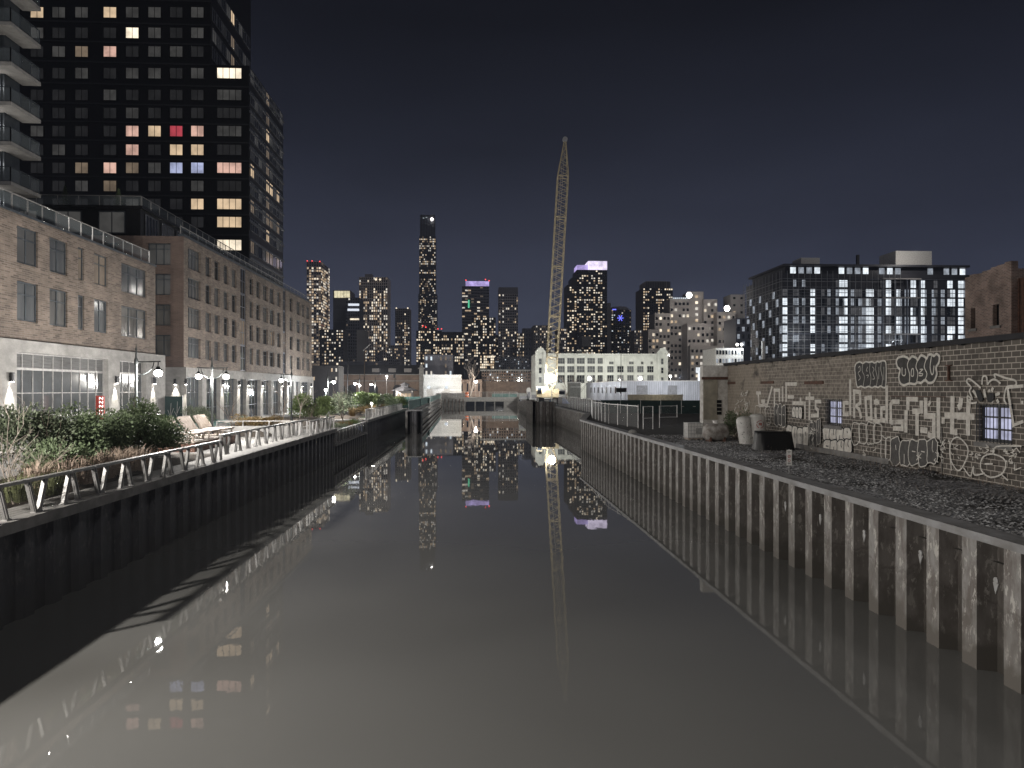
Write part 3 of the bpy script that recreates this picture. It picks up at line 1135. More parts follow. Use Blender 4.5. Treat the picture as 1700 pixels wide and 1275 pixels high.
# end wall facing the canal head of the courtyard
f2e = Face(-60, Y2, 0)
ope = []
for z0, z1 in rows2:
    xa, xb = onY(245, 500, Y2)[0] + 60, onY(283, 500, Y2)[0] + 60
    ope.append((xa, xb, z0 + .1, z1 + .1))
    ope.append((xa - 5, xb - 5, z0 + .1, z1 + .1))
mb = MB()
f2e.wall(mb, 0, 32, 8.6, 21.3, ope, .3)
mb.build('end_wall', MAT['brick_red'], b2)
for i, (a, b, z0, z1) in enumerate(ope):
    window(b2, f2e, a, b, z0, z1, 3, 2, MAT['frame'], W_FAINT2 if i in (4, 6) else MAT['glass_curtain'], .22, .1, transom=.75)
# ground floor
f2c = Face(XF + .25, 0, 90)
cu = [fu(px, XF + .25) for px in (306, 368.7, 396, 411, 434.6, 467.5, 478, 500.5, 515.5)]
st2 = []
for a, b in zip(cu, cu[1:]):
    n_ = max(1, round((b - a) / 5.5))
    for k in range(n_):
        u0, u1 = a + (b - a) * k / n_, a + (b - a) * (k + 1) / n_
        st2.append((u0 + .6, u1 - .6, ZG + .15, 7.7))
mb = MB()
f2c.wall(mb, Y2 - .1, Y3 + .3, ZG, 8.62, st2, .6)
mb.poly([(XF + .25, Y2 - .1, 8.62), (XF + .25, Y3 + .3, 8.62), (XF - 1, Y3 + .3, 8.62), (XF - 1, Y2 - .1, 8.62)])
mb.box(-60, XF + .25, Y2 - .1, Y2 - .05, ZG, 8.62)
mb.build('base', MAT['concrete'], b2)
for k, (a, b, z0, z1) in enumerate(st2):
    window(b2, f2c, a, b, z0, z1, max(2, round((b - a) / 1.1)), 3, MAT['frame'], W_STORE if k % 3 != 1 else MAT['glass_dark'], .4, .08)
for px in (306, 368.7, 396, 411, 434.6, 467.5, 478, 500.5, 515.5):
    sconce(b2, f2c, fu(px, XF + .25), 6.95, 1000)
p0 = onY(291.8, 640, Y2 - .1)
fe2 = Face(-60, Y2 - .1, 0)
sconce(b2, fe2, p0[0] + 60, 6.95, 1000)
# set-back roof floor
mb = MB()
XP, YP = -33.0, onX(233, 350, -33.0)[1]
mb.box(-75, XP, YP, Y3 - 1, 21.5, 24.4)
mb.box(-75.3, XP + .3, YP - .3, Y3 - .8, 24.4, 24.62)
ph = mb.build('roof_floor', MAT['tower_skin'], b2)
fp = Face(XP, 0, 90)
for k in range(14):
    u = YP + 1 + k * 3.8
    if u + 2.8 < Y3 - 1:
        window(b2, fp, u, u + 2.8, 21.9, 24.1, 4, 1, MAT['tower_mull'], W_FAINT if k % 2 else MAT['glass_dark'], -.14, .1)
fq = Face(-75, YP, 0)
for k in range(9):
    u = 41 - 4.2 * k - 3
    window(b2, fq, u, u + 2.6, 21.9, 24.1, 2, 1, MAT['frame'], [W_FAINT2, W_FAINT2, W_FAINT, W_FAINT][k % 4] if k != 2 else W_FAINT2, -.14, .1)
glass_rail(b2, (XP + .15, YP), (XP + .15, Y3 - 1), 24.6, 1.0, 2.0)
glass_rail(b2, (-75, YP - .15), (XP + .15, YP - .15), 24.6, 1.0, 2.0)
glass_rail(b2, (XF - .3, Y2), (XF - .3, Y3), 21.5, .8, 2.2)
# conifers in pots on that roof
for px, py, hh in ((108, 318, 1.9), (197, 325, 1.7)):
    x, y, z = onY(px, py, YP + 1.2)
    t = thing('conifer', 'small potted conifer on the roof terrace, %s one' % ('left' if px < 150 else 'right'), 'plant', (x, y, 24.62))
    mb = MB()
    for k in range(700):
        q = rnd.random()
        a = rnd.random() * 6.28
        r_ = (1 - q) * .6 * rnd.random() ** .5
        c = Vector((math.cos(a) * r_, math.sin(a) * r_, .3 + q * hh))
        d = Vector((math.cos(a), math.sin(a), rnd.uniform(.2, 1))) * .12
        e_ = d.cross(Vector((0, 0, 1))).normalized() * .04
        mb.poly([c - e_, c + d, c + e_])
    mb.build('crown', MAT['leaf'], t, True)
    mb = MB()
    mb.lathe([(.001, 0), (.2, 0), (.26, .4), (.001, .4)], n=10)
    mb.build('pot', MAT['concrete_dark'], t, True)

# ================================================================== DARK GLASS TOWER
YT = 126.0
XT1 = onY(350, 200, YT)[0]
XT2 = onY(413.5, 300, YT)[0]
YS = onX(470, 300, XT2)[1]
ztop2 = onY(413, 109, YT)[2]
dt = thing('apartment_tower', 'tall black apartment tower with scattered lit windows rising behind the brick blocks', 'building', (-55, YT, ZG))
mb = MB()
mb.box(-86, XT1, YT, YS, ZG, 95)
mb.box(XT1, XT2, YT - .02, YS + .02, ZG, ztop2)
mb.build('wall', MAT['tower_skin'], dt)
ft = Face(0, YT, 0)
row_px = [7 - 31, 21, 55, 86, 122, 158, 188, 218, 249, 279, 309, 339, 369, 407]
col_px = [62, 98, 136, 183, 220, 257, 293, 328]
LITW = {(1, 0): W_WARM, (1, 3): W_WARM, (2, 4): W_BRIGHT, (3, 3): W_PEACH, (3, 2): W_DIM, (7, 4): W_PEACH, (7, 5): W_WARM, (7, 6): W_ROSE, (7, 7): W_PEACH,
        (8, 4): W_PEACH, (8, 6): W_WARM, (8, 7): W_WARM, (9, 3): W_PEACH, (9, 4): W_DIM, (9, 6): W_BLUE, (9, 7): W_BLUE, (9, 2): W_DIM, (1, 1): W_FAINT2, (1, 2): W_FAINT2,
        (10, 3): W_DIM, (10, 2): W_FAINT2, (11, 7): W_WARM, (9, 5): W_FAINT2, (10, 7): W_FAINT2, (1, 5): W_FAINT2, (1, 7): W_FAINT2, (2, 5): W_FAINT2, (2, 7): W_FAINT2, (3, 5): W_FAINT2, (4, 4): W_FAINT2, (4, 5): W_FAINT2}
hw, hh = 1.12, .98
for r_, py in enumerate(row_px):
    for c_, px in enumerate(col_px):
        x, y, z = onY(px, py, YT)
        pm = LITW.get((r_, c_), W_FAINT if (r_ * 7 + c_ * 3) % 5 < 4 else W_FAINT2)
        window(dt, ft, x - hw, x + hw, z - hh, z + hh, 2, 1, MAT['tower_skin'], pm, -.14, .09)
    if r_ >= 4:
        xa, xb = onY(360, py, YT - .02)[0], onY(402, py, YT)[0]
        z = onY(380, py, YT)[2]
        pm = {4: W_BRIGHT, 9: W_PEACH, 11: W_WARM, 12: W_WARM, 13: W_BRIGHT}.get(r_, W_FAINT2 if r_ % 2 else W_FAINT)
        window(dt, Face(0, YT - .02, 0), xa, xb, z - hh, z + hh, 4, 1, MAT['tower_skin'], pm, -.14, .1)
mb = MB()
for a_, b_2 in zip(row_px, row_px[1:]):
    z = onY(200, (a_ + b_2) / 2, YT)[2]
    mb.box(-86, XT1 if z > ztop2 else XT2 - .01, YT - .10, YT - .03, z - .12, z + .12)
mb.build('slab_lines', MAT['tower_line'], dt)
# side face: mullion grid with floor bands and some lit strips
fs1 = Face(XT2, 0, 90)
for r_, py in enumerate(row_px):
    z = onY(380, py, YT)[2]
    for k in range(9):
        u0 = YT + .4 + k * 2.35
        for X_, zl in ((XT2, ztop2), (XT1, 200)):
            if z + 1.2 > zl or u0 + 2 > YS or (X_ == XT1 and z < ztop2 - 2):
                continue
            v_ = (r_ * 5 + k * 7) % 11
            pm = MAT['glass_dark'] if v_ < 6 else W_FAINT if v_ < 9 else W_FAINT2
            if k == 4 or (r_ > 8 and k in (0, 5, 7) and r_ % 2):
                pm = W_DIM if r_ % 3 else W_WARM
            window(dt, Face(X_, 0, 90), u0, u0 + 2.1, z - 1.2, z + 1.1, 2, 1, MAT['tower_mull'], pm, -.14, .1)
mb = MB()
for r_ in range(40):
    z = ZG + 1 + 3.13 * r_
    if z < ztop2:
        mb.box(XT2, XT2 + .25, YT, YS + .1, z, z + .35)
mb.build('floor_bands', MAT['tower_mull'], dt)


# ================================================================== FAR TOWERS
def tower(name, label, x0, x1, ytop, Y, depth, wall, nx, nz, lit=.4, ww=.62, wh=.55, ybot=612, nside=None, litm=None, dark=True, cat='building', seed=1, weights=None, skip=None, ybase=660, ztop_gap=0):
    rr = random.Random(seed)
    X0, X1 = onY(x0, 600, Y)[0], onY(x1, 600, Y)[0]
    zt = onY((x0 + x1) / 2, ytop, Y)[2]
    zb = max(ZG, onY((x0 + x1) / 2, ybot, Y)[2])
    t = thing(name, label, cat, ((X0 + X1) / 2, Y, ZG))
    mb = MB()
    mb.box(X0, X1, Y, Y + depth, ZG - .5, zt)
    mb.build('wall', wall, t)
    faces = [(Face(X0, Y, 0), X1 - X0, nx)]
    if nside:
        faces.append((Face(X1, Y, 90), depth, nside) if X1 < 0 else (Face(X0, Y + depth, -90), depth, nside))
    fl = (zt - ztop_gap - zb) / nz
    items = []
    mats = litm or LIT[:4]
    for fc, W_, n in faces:
        cw = W_ / n
        colb = [rr.choice((.25, .7, 1, 1.3, 1.6)) for c_ in range(n)]
        for r_ in range(nz):
            rowb = rr.choice((.45, .8, 1, 1, 1.35))
            for c_ in range(n):
                L_ = lit(r_ / nz, c_ / n, rr) if callable(lit) else lit
                on = rr.random() < L_ * rowb * colb[c_]
                if not on and not dark:
                    continue
                m = rr.choices(mats, weights or ((4, 2, 3, 4) if len(mats) == 4 else None))[0] if on else MAT['glass_dark']
                w, h = cw * ww, fl * wh
                items.append((0 if on else 1, fc, c_ * cw + (cw - w) / 2, zb + r_ * fl + (fl - h) / 2, w, h, m))
    if nz >= 18:
        mb = MB()
        for r_ in range(0, nz + 1, 3):
            z = zb + r_ * fl
            mb.box(X0 - .15, X1 + .15, Y - .3, Y - .01, z - .22, z + .12)
        mb.build('floor_bands', MAT['grey_tower'], t)
    items.sort(key=lambda q: q[0])
    rest = MB()
    rm = []
    th = .25
    for k, (on, fc, u, z, w, h, m) in enumerate(items):
        if k < 96:
            p = Vector(fc.pt(u, z, -.12)) - t.location
            put('window', pane_mesh(w, h, m, th), t, p, R(fc.rot))
        else:
            if m not in rm:
                rm.append(m)
            fc.box(rest, u, u + w, z, z + h, -.12, .1, rm.index(m))
    if rm:
        rest.build('window', rm, t, kind='stuff')
    return t, X0, X1, zt


def crown(t, x0, x1, y0, y1, Y, d, mat, name='crown'):
    mb = MB()
    a, b = onY(x0, y1, Y), onY(x1, y0, Y)
    mb.box(a[0], b[0], Y, Y + d, a[2], b[2])
    return mb.build(name, mat, t)


def litblobs(t, pts, Y, r, mat, name='roof_light'):
    for px, py in pts:
        x, y, z = onY(px, py, Y)
        mb = MB()
        mb.ball((x, y, z), r, 8)
        mb.build(name, mat, t)


# pale gridded tower on the far left
t, *_ = tower('apartment_tower', 'pale gridded tower with warm lit windows just right of the long brick block', 509, 533, 434, 800, 47, MAT['grid_tower'], 6, 40, lambda r, c, q: .75 if c < .9 and r < .95 else .1, .7, .62, nside=8, seed=3)
litblobs(t, [(510, 433), (518, 433), (531, 434)], 799, .6, RED_L)
t, *_ = tower('office_tower', 'dark windowless tower with a glowing pale yellow crown', 553, 582, 482, 700, 25, MAT['dark_tower'], 6, 20, .0, dark=False, seed=4)
for k in range(5):
    crown(t, 555 + k * 5.2, 559.6 + k * 5.2, 483, 494, 699, .8, CROWN_Y)
t, *_ = tower('office_tower', 'dark blue tower with white light bands in front of the pale gridded slab', 574, 597, 494, 680, 25, MAT['dark_tower'], 6, 22, .05, seed=5)
for y0, y1, a in ((504, 507.5, 578), (512.5, 516, 577), (528.5, 531, 581)):
    crown(t, a, 596, y0, y1, 679, .8, STRIP if y0 < 520 else W_BRIGHT, 'light_band')
t, *_ = tower('apartment_tower', 'wide pale gridded slab tower with many lit windows left of the tallest tower', 596, 643.5, 460, 850, 30, MAT['grid_tower'], 14, 34, lambda r, c, q: .62 if r < .85 else .12, .6, .68, seed=6, weights=(4, 3, 3, 3))
litblobs(t, [(624, 464), (631, 464)], 848, 1.2, W_BRIGHT)
mb = MB()
a, b = onY(606, 462, 860), onY(618, 455, 860)
mb.box(a[0], b[0], 860, 870, a[2], b[2])
mb.build('roof_plant', MAT['grey_tower'], t)
t, *_ = tower('apartment_tower', 'slim stepped grey tower between the gridded slab and the tallest tower', 656, 680, 512, 900, 25, MAT['grey_tower'], 8, 26, lambda r, c, q: (.5 if r < .8 else .03) * (1.6 if .3 < c < .8 else .6), .6, .6, seed=7)
litblobs(t, [(658, 511.5), (677, 511.5)], 899, .9, W_BRIGHT)
# tallest tower
t, X0, X1, zt = tower('skyscraper', 'tallest slim black skyscraper with a bright light at its top', 694.5, 725, 488, 1200, 30, MAT['black_tower'], 12, 20, lambda r, c, q: .30 + .25 * ((r * 20) % 5 < 1.2), .6, .5, ybot=548, seed=8)
for xa, xb, ya, yb, sd in ((696, 723, 392, 488, 9), (697.2, 721.5, 357, 392, 10)):
    mb = MB()
    a, b = onY(xa, yb, 1202), onY(xb, ya, 1202)
    mb.box(a[0], b[0], 1202, 1228, a[2], b[2])
    mb.build('upper_stage', MAT['black_tower'], t)
    if ya > 380:
        wm = MB()
        q = random.Random(sd)
        for r_ in range(26):
            z = a[2] + (b[2] - a[2]) * (r_ + .2) / 26
            p_ = .75 if r_ in (9, 13, 14, 20, 21, 23, 24) else .03 if r_ in (7, 8, 11) else .33
            for c_ in range(11):
                if q.random() < p_:
                    x = a[0] + (b[0] - a[0]) * (c_ + .15) / 11
                    m2 = MB()
                    wm.box(x, x + 1.7, 1201.7, 1202.1, z, z + 2.2, q.randrange(3))
        wm.build('upper_window', [W_WARM, W_NEUT, W_DIM], t, kind='stuff')
    else:
        for c_ in range(9):
            x = a[0] + (b[0] - a[0]) * (c_ + .3) / 9
            mb = MB()
            mb.box(x, x + .9, 1201, 1202, a[2], b[2] + 2 * math.sin(c_))
            mb.build('fin', MAT['tower_mull'], t)
litblobs(t, [(717, 364)], 1199, 1.9, BULB)
litblobs(t, [(703, 362), (708, 361)], 1199, .8, W_COOL)
litblobs(t, [(702, 541), (707, 543), (727, 546), (733, 546)], 1198, 1.0, RED_L)
tower('apartment_building', 'dark mid-rise with yellow lit windows at the foot of the tallest tower', 691, 733, 549, 1150, 30, MAT['black_tower'], 12, 14, .42, .66, .6, ybot=610, seed=11, weights=(4, 4, 1, 1))
tower('apartment_building', 'low wide dark block with many lit windows between the tallest tower and the purple-topped tower', 733, 770, 551, 1000, 30, MAT['black_tower'], 12, 11, .5, .62, .6, ybot=606, seed=12, weights=(4, 4, 2, 1))
t, *_ = tower('office_tower', 'banded tower with a purple lit crown left of the crane', 767, 812, 475, 1100, 40, MAT['grey_tower'], 9, 26, lambda r, c, q: .75 if q.random() < .3 else .12, .9, .45, ybot=600, seed=13)
crown(t, 773, 812, 467, 475, 1105, 30, PURPLE)
litblobs(t, [(773.5, 465), (806, 464), (812, 466)], 1104, .9, RED_L)
mb = MB()
a, b = onY(777, 511, 1099), onY(779.5, 498, 1099)
mb.prism([(a[0], 1098.6), (b[0], 1098.6), (b[0] - .3, 1099.5), (a[0], 1099.5)], a[2], b[2])
mb.build('green_light', GREEN_L, t)
tower('apartment_building', 'dark stepped block with yellow windows in front of the purple-topped tower', 783, 823, 527, 900, 30, MAT['black_tower'], 11, 18, lambda r, c, q: .45 if c < .9 else .2, .6, .6, ybot=606, seed=14, weights=(4, 4, 2, 1))
t, *_ = tower('apartment_tower', 'grey striped tower with a blank grey crown, between the purple-topped tower and the crane', 828, 860, 488, 1000, 30, MAT['grid_tower'], 11, 28, .38, .72, .62, ybot=612, seed=15)
crown(t, 828, 860, 477, 488, 1000, 30, MAT['grey_tower'])
tower('apartment_building', 'narrow dark block with yellow windows right of the grey striped tower', 858, 870, 553, 950, 20, MAT['black_tower'], 5, 12, .55, .6, .55, ybot=612, seed=16)
tower('office_building', 'dim blue-grey block with small windows above the low brick row', 822, 878, 592, 420, 15, MAT['dark_tower'], 18, 7, .3, .4, .4, ybot=616, litm=[W_COOL, W_DIM, W_GREY], seed=17)
tower('office_building', 'low glazed hall glowing yellow behind the big bare tree', 797, 823, 590, 460, 15, MAT['black_tower'], 9, 5, .9, .8, .7, ybot=612, litm=[W_WARM, W_BRIGHT], seed=18)
tower('apartment_building', 'pale brown block with small lit windows left of the crane boom', 886, 916, 540, 640, 25, MAT['beige_wall'], 9, 14, .35, .5, .5, ybot=600, seed=19)
tower('apartment_building', 'stepped dark block with yellow windows right of the crane boom', 926, 942, 545, 660, 25, MAT['grey_tower'], 6, 11, .5, .6, .5, ybot=600, seed=20)
# right purple-topped tower
t, *_ = tower('apartment_tower', 'wide black stepped tower with a pale purple lit crown right of the crane', 957.5, 1008, 448, 820, 35, MAT['black_tower'], 13, 38, .38, .62, .52, ybot=600, seed=21, weights=(4, 4, 4, 2))
for xa, ya, n, sd in ((949, 461, 2, 22), (941, 473, 2, 23)):
    mb = MB()
    a, b = onY(xa, 660, 821 + (xa < 945)), onY(957.5 if xa > 945 else 949, ya, 821)
    mb.box(a[0], b[0], 821, 850, 3, b[2])
    mb.build('wing', MAT['black_tower'], t)
    wm = MB()
    q = random.Random(sd)
    for r_ in range(34):
        z = onY(945, 598, 820)[2] + r_ * 2.65
        for c_ in range(2):
            if q.random() < .42 and z < b[2] - 3:
                x = a[0] + (b[0] - a[0]) * (c_ + .2) / 2
                wm.box(x, x + 1.7, 820.7, 821.1, z, z + 1.5, q.randrange(2))
    wm.build('wing_window', [W_WARM, W_BRIGHT], t, kind='stuff')
crown(t, 958, 977, 440, 447.5, 825, 25, PURPLE)
crown(t, 976.5, 1008, 433.5, 447.5, 823, 25, PINK)
crown(t, 966, 981, 558, 575, 700, 20, MAT['pale_wall'], 'roof_box')
tower('apartment_building', 'narrow windowless grey slab beside the purple-crowned black tower', 1008, 1014, 503, 860, 30, MAT['grey_tower'], 1, 4, 0, dark=False, seed=24)
t, *_ = tower('apartment_tower', 'rounded dark tower with a blue star light on its face', 1015, 1048, 514, 900, 30, MAT['black_tower'], 10, 24, .35, .6, .5, ybot=604, seed=25, litm=[W_NEUT, W_WARM, W_COOL, W_DIM])
mb = MB()
x, y, z = onY(1031, 510, 901)
mb.lathe([(12.2, 0), (12.2, 4), (9, 5.5), (.01, 6)], (x, 914, z - 4), 20)
mb.build('rounded_top', MAT['grey_tower'], t)
mb = MB()
x, y, z = onY(1030, 528, 898.5)
for a in range(6):
    d = Vector((math.cos(a * math.pi / 6 * 2), 0, math.sin(a * math.pi / 6 * 2)))
    mb.bar(Vector((x, y, z)), Vector((x, y, z)) + d * 4, .8, .8)
mb.build('star_light', BLUE_L, t)
crown(t, 1017, 1023, 513, 514.6, 898.5, 1, BLUE_L, 'blue_strip')
tower('apartment_building', 'small beige block beside the brown-crowned tower', 1053, 1068, 548, 700, 20, MAT['beige_wall'], 5, 10, .5, .5, .5, ybot=596, seed=26)
t, *_ = tower('apartment_tower', 'dark tower with a brown louvred crown and yellow lit windows', 1067.5, 1117, 478, 750, 35, MAT['black_tower'], 14, 27, lambda r, c, q: .55 if c > .75 or c < .2 else .42, .62, .52, ybot=598, seed=27, weights=(5, 4, 2, 1))
crown(t, 1072.5, 1107, 467, 478, 752, 30, MAT['beige_wall'])
crown(t, 1107, 1113, 467.5, 478, 753, 30, MAT['dark_tower'])
for k in range(12):
    crown(t, 1073.5 + k * 2.8, 1074.6 + k * 2.8, 467.5, 477.5, 751.2, .6, MAT['dark_tower'], 'louvre')
# small infill
tower('apartment_building', 'dark low block with scattered bright windows in front of the pale gridded tower', 530, 570, 547, 620, 20, MAT['black_tower'], 10, 12, .5, .55, .5, ybot=606, seed=28, weights=(4, 4, 3, 1))
tower('apartment_building', 'grey low block with scattered windows below the gridded slab', 606, 630, 581, 560, 20, MAT['dark_tower'], 7, 5, .6, .6, .5, ybot=606, seed=29)
tower('apartment_building', 'dim beige low block left of the slim stepped tower', 642, 664, 573, 600, 20, MAT['grey_tower'], 7, 7, .5, .55, .5, ybot=606, seed=30)
tower('office_building', 'plain dark block with a pale blank panel beside the gridded slab', 592, 606, 548, 590, 20, MAT['pale_wall'], 2, 4, 0, ybot=600, dark=False, seed=31)
tower('apartment_building', 'dim dark block filling the gap left of the grey striped tower', 812, 830, 556, 1050, 20, MAT['black_tower'], 6, 12, .4, .6, .5, ybot=606, seed=32)
tower('apartment_building', 'windowless dark grey slab between the striped tower and the pale brown block', 868, 890, 545, 980, 20, MAT['dark_tower'], 5, 8, .04, ybot=606, seed=33)

# ================================================================== BEIGE APARTMENT COMPLEX
bc = thing('apartment_complex', 'pale beige stepped apartment complex with floodlights on its roofs right of the pale factory', 'building', (onY(1155, 600, 380)[0], 380, ZG))
YC = 380
blocks = [(1145, 1168, 484, 400, 1, 22, 'mid'), (1112, 1145, 496, 398, 5, 24, 'l'), (1168, 1191, 497, 398, 4, 24, 'r'), (1087, 1113, 520, 394, 4, 20, 'l2'), (1076, 1094, 547, 390, 3, 16, 'l3'),
          (1141, 1178, 537, 388, 5, 20, 'front'), (1146, 1197, 574, 384, 7, 14, 'low'), (1191, 1221, 518, 392, 4, 21, 'r2')]
q = random.Random(77)
nw, brest, bmats = 0, MB(), []
for xa, xb, yt, Y, n, nz, _ in blocks:
    a, b = onY(xa, 650, Y), onY(xb, yt, Y)
    mb = MB()
    mb.box(a[0], b[0], Y, Y + 14, ZG, b[2])
    mb.build('wing', MAT['beige_wall'], bc)
    for r_ in range(nz):
        z = b[2] - 3.6 - r_ * 3.35
        for c_ in range(n):
            x = a[0] + (b[0] - a[0]) * (c_ + .5) / n
            if q.random() < .22 and n > 1:
                continue
            w = .72 if n > 1 else .9
            m = q.choice([W_WARM, W_BRIGHT, W_NEUT]) if q.random() < (.24 if n > 1 else .95) else MAT['glass_dark']
            nw += 1
            if nw < 98:
                put('window', pane_mesh(w * 1.7, 1.5, m, .2), bc, Vector((x - w * .85, Y - .1, z)) - wloc(bc))
            else:
                if m not in bmats:
                    bmats.append(m)
                brest.box(x - w * .85, x + w * .85, Y - .1, Y + .1, z, z + 1.5, bmats.index(m))
brest.build('window', bmats, bc, kind='stuff')
tower('apartment_building', 'blank pale slab block between the beige complex and the scaffolded block', 1213, 1237, 489, 400, 12, MAT['pale_wall'], 2, 6, .1, .3, .3, ybot=560, seed=40)
litblobs(bc, [(1144, 490), (1207, 512)], 378, 1.5, BULB, 'flood_light')
for px, py in ((1144, 490), (1207, 512)):
    x, y, z = onY(px, py, 376)
    point(bc, Vector((x, y - 4, z)) - wloc(bc), 2500, r=.05)
for px, py in ((1130, 560), (1200, 575)):
    x, y, z = onY(px, py, 345)
    point(bc, Vector((x, y, z)) - wloc(bc), 5000, (1, .93, .86), r=.05)  # added lights with no fixture, brightening the wings
for k in range(8):
    x, y, z = onY(1118 + k * 3.2, 496, 397)
    mb = MB()
    mb.box(x, x + .6, y, y + .3, z, z + .7)
    mb.build('roof_rail_light', W_COOL, bc)

# ================================================================== SCAFFOLDED BLOCK
YQ = 280
sb = thing('apartment_building', 'large dark block under construction with white lit window columns and scaffolding, at right', 'building', (onY(1450, 600, YQ)[0], YQ, ZG))
a, b = onY(1300, 640, YQ), onY(1604, 440, YQ)
XQ0, XQ1, ZQ = a[0], b[0], b[2]
YQ1 = onX(1239, 600, XQ0)[1]
mb = MB()
z8 = onY(1450, 455, YQ)[2]
mb.box(XQ0, XQ1 + 2.5, YQ, YQ1, ZG, z8)
mb.box(XQ0 + 2, XQ1 + 1.5, YQ + 2.5, YQ1 - 2, z8, ZQ - .8)
mb.box(XQ0 + .6, XQ1 + 2, YQ + .6, YQ1 - 1, ZQ - .8, ZQ)
mb.build('wall', MAT['site_skin'], sb)
fq1 = Face(XQ0, YQ, 0)
LC = {1303: 2, 1319: 1, 1323: 1, 1334: 1, 1349: 2, 1366: 1, 1376: 1, 1390: 1, 1397: 2, 1403: 2, 1415: 1, 1421: 0, 1428: 1, 1434: 1, 1442: 2, 1446: 2, 1460: 1, 1465: 0, 1475: 2, 1481: 0, 1491: 2, 1494: 1, 1505: 1, 1516: 2, 1519: 2, 1531: 2, 1535: 1, 1550: 1, 1553: 0, 1565: 1, 1577: 2, 1581: 2, 1595: 2, 1600: 1}
q = random.Random(3)
fh = (z8 - ZG) / 13.6
n_w = 0
for px, br_ in LC.items():
    x = onY(px, 600, YQ)[0]
    hw2 = 1.05 if br_ == 2 else .75
    for r_ in range(4, 13):
        z = ZG + r_ * fh + .45
        if r_ == 12 and q.random() < .75:
            continue
        s_ = q.random()
        m = W_WHITE if (br_ == 2 and s_ < .78) else W_WHITE2 if (br_ >= 1 and s_ < .62) else W_GREY if s_ < .9 else MAT['glass_dark']
        n_w += 1
        if n_w <= 330:
            if n_w <= 98:
                window(sb, fq1, x - XQ0 - hw2, x - XQ0 + hw2, z, z + fh - .7, 2, 2, MAT['frame'], m, -.1, .09)
            else:
                if n_w == 99:
                    rest, rmm = MB(), [W_WHITE, W_WHITE2, W_GREY, MAT['glass_dark'], MAT['frame']]
                u = x - XQ0
                fq1.box(rest, u - hw2, u + hw2, z, z + fh - .7, -.1, .05, rmm.index(m))
                fq1.box(rest, u - .04, u + .04, z, z + fh - .7, -.16, -.1, 4)
                fq1.box(rest, u - hw2, u + hw2, z + fh * .4, z + fh * .4 + .1, -.15, -.11, 4)
rest.build('window', rmm, sb, kind='stuff')
top = MB()
for k in range(22):
    x = onY(1312 + k * 13.4, 600, YQ + 2.5)[0]
    if k in (4, 5, 10, 14, 15, 16, 18):
        continue
    top.box(x, x + 2.2, YQ + 2.4, YQ + 2.52, z8 + .4, ZQ - 1.1, 0 if k % 3 else 1)
top.build('top_floor_window', [W_WHITE2, W_WHITE], sb, kind='stuff')
# central pale bay
x0, x1 = onY(1463, 600, YQ)[0], onY(1527, 600, YQ)[0]
for zz in (ZG + 13 * fh, ZG + 11 * fh - .2, ZG + 7 * fh - .2):
    mb = MB()
    mb.box(x0, x1, YQ - 1.2, YQ, zz, zz + .5)
    mb.build('bay_band', MAT['pale_wall'], sb)
for x in (x0, x1 - .5, x0 + 5.2, x0 + 10):
    mb = MB()
    mb.box(x, x + .45, YQ - .9, YQ - .02, ZG, ZG + 13 * fh)
    mb.build('bay_column', MAT['tower_mull'], sb)
for k in range(7):
    mb = MB()
    zz = ZG + (4 + k * 1.5) * fh
    mb.box(XQ0, XQ1, YQ - .25, YQ - .02, zz, zz + .22)
    mb.build('floor_band', MAT['tower_mull'], sb)
mb = MB()
a, b = onY(1487, 440, YQ + 8), onY(1547, 417, YQ + 8)
mb.box(a[0], b[0], YQ + 8, YQ + 20, ZQ, b[2])
a, b = onY(1330, 440, YQ + 8), onY(1361, 428, YQ + 8)
mb.box(a[0], b[0], YQ + 8, YQ + 16, ZQ, b[2])
mb.build('roof_plant', MAT['white_paint'], sb)
x, y, z = onY(1520, 425, YQ - 6)
point(sb, Vector((x, y, ZQ + 3.5)) - wloc(sb), 3000, r=.03)  # added light without a fixture, for the roof plant
mb = MB()
a, b = onY(1423, 440, YQ + 5), onY(1427, 423, YQ + 5)
mb.box(a[0], b[0], YQ + 5, YQ + 6, ZQ, b[2])
mb.build('chimney', MAT['roof_dark'], sb)
# scaffold
sc_t = thing('scaffolding', 'pale steel scaffolding wrapping the left corner of the dark construction block', 'scaffolding', (XQ0, YQ, ZG))
mb = MB()
for j in range(15):
    z = ZG + j * 3.3
    if z > z8 + 1:
        break
    mb.bar((XQ0 - 1.2, YQ - 1.4, z), (XQ0 + 48, YQ - 1.4, z), .12, .14)
    mb.bar((XQ0 - 1.2, YQ - 1.4, z + 1.1), (XQ0 + 22, YQ - 1.4, z + 1.1), .07, .07)
    mb.bar((XQ0 - 1.2, YQ - 1.4, z), (XQ0 - 1.2, YQ1, z), .14, .16)
    mb.bar((XQ0 - 1.2, YQ - 1.4, z + 1.1), (XQ0 - 1.2, YQ1, z + 1.1), .08, .08)
for k in range(22):
    x = XQ0 - 1.2 + k * 2.3
    mb.tube((x, YQ - 1.5, ZG), (x, YQ - 1.5, z8 + .8), .07, .07, 5)
for k in range(12):
    y = YQ + k * (YQ1 - YQ) / 11
    mb.tube((XQ0 - 1.3, y, ZG), (XQ0 - 1.3, y, z8 + .8), .09, .09, 5)
    if k < 11:
        for j in range(0, 13, 2):
            mb.bar((XQ0 - 1.35, y, ZG + j * 3.3), (XQ0 - 1.35, y + (YQ1 - YQ) / 11, ZG + j * 3.3 + 3.3), .06, .06)
mb.build('poles', MAT['galv'], sc_t)
mb = MB()
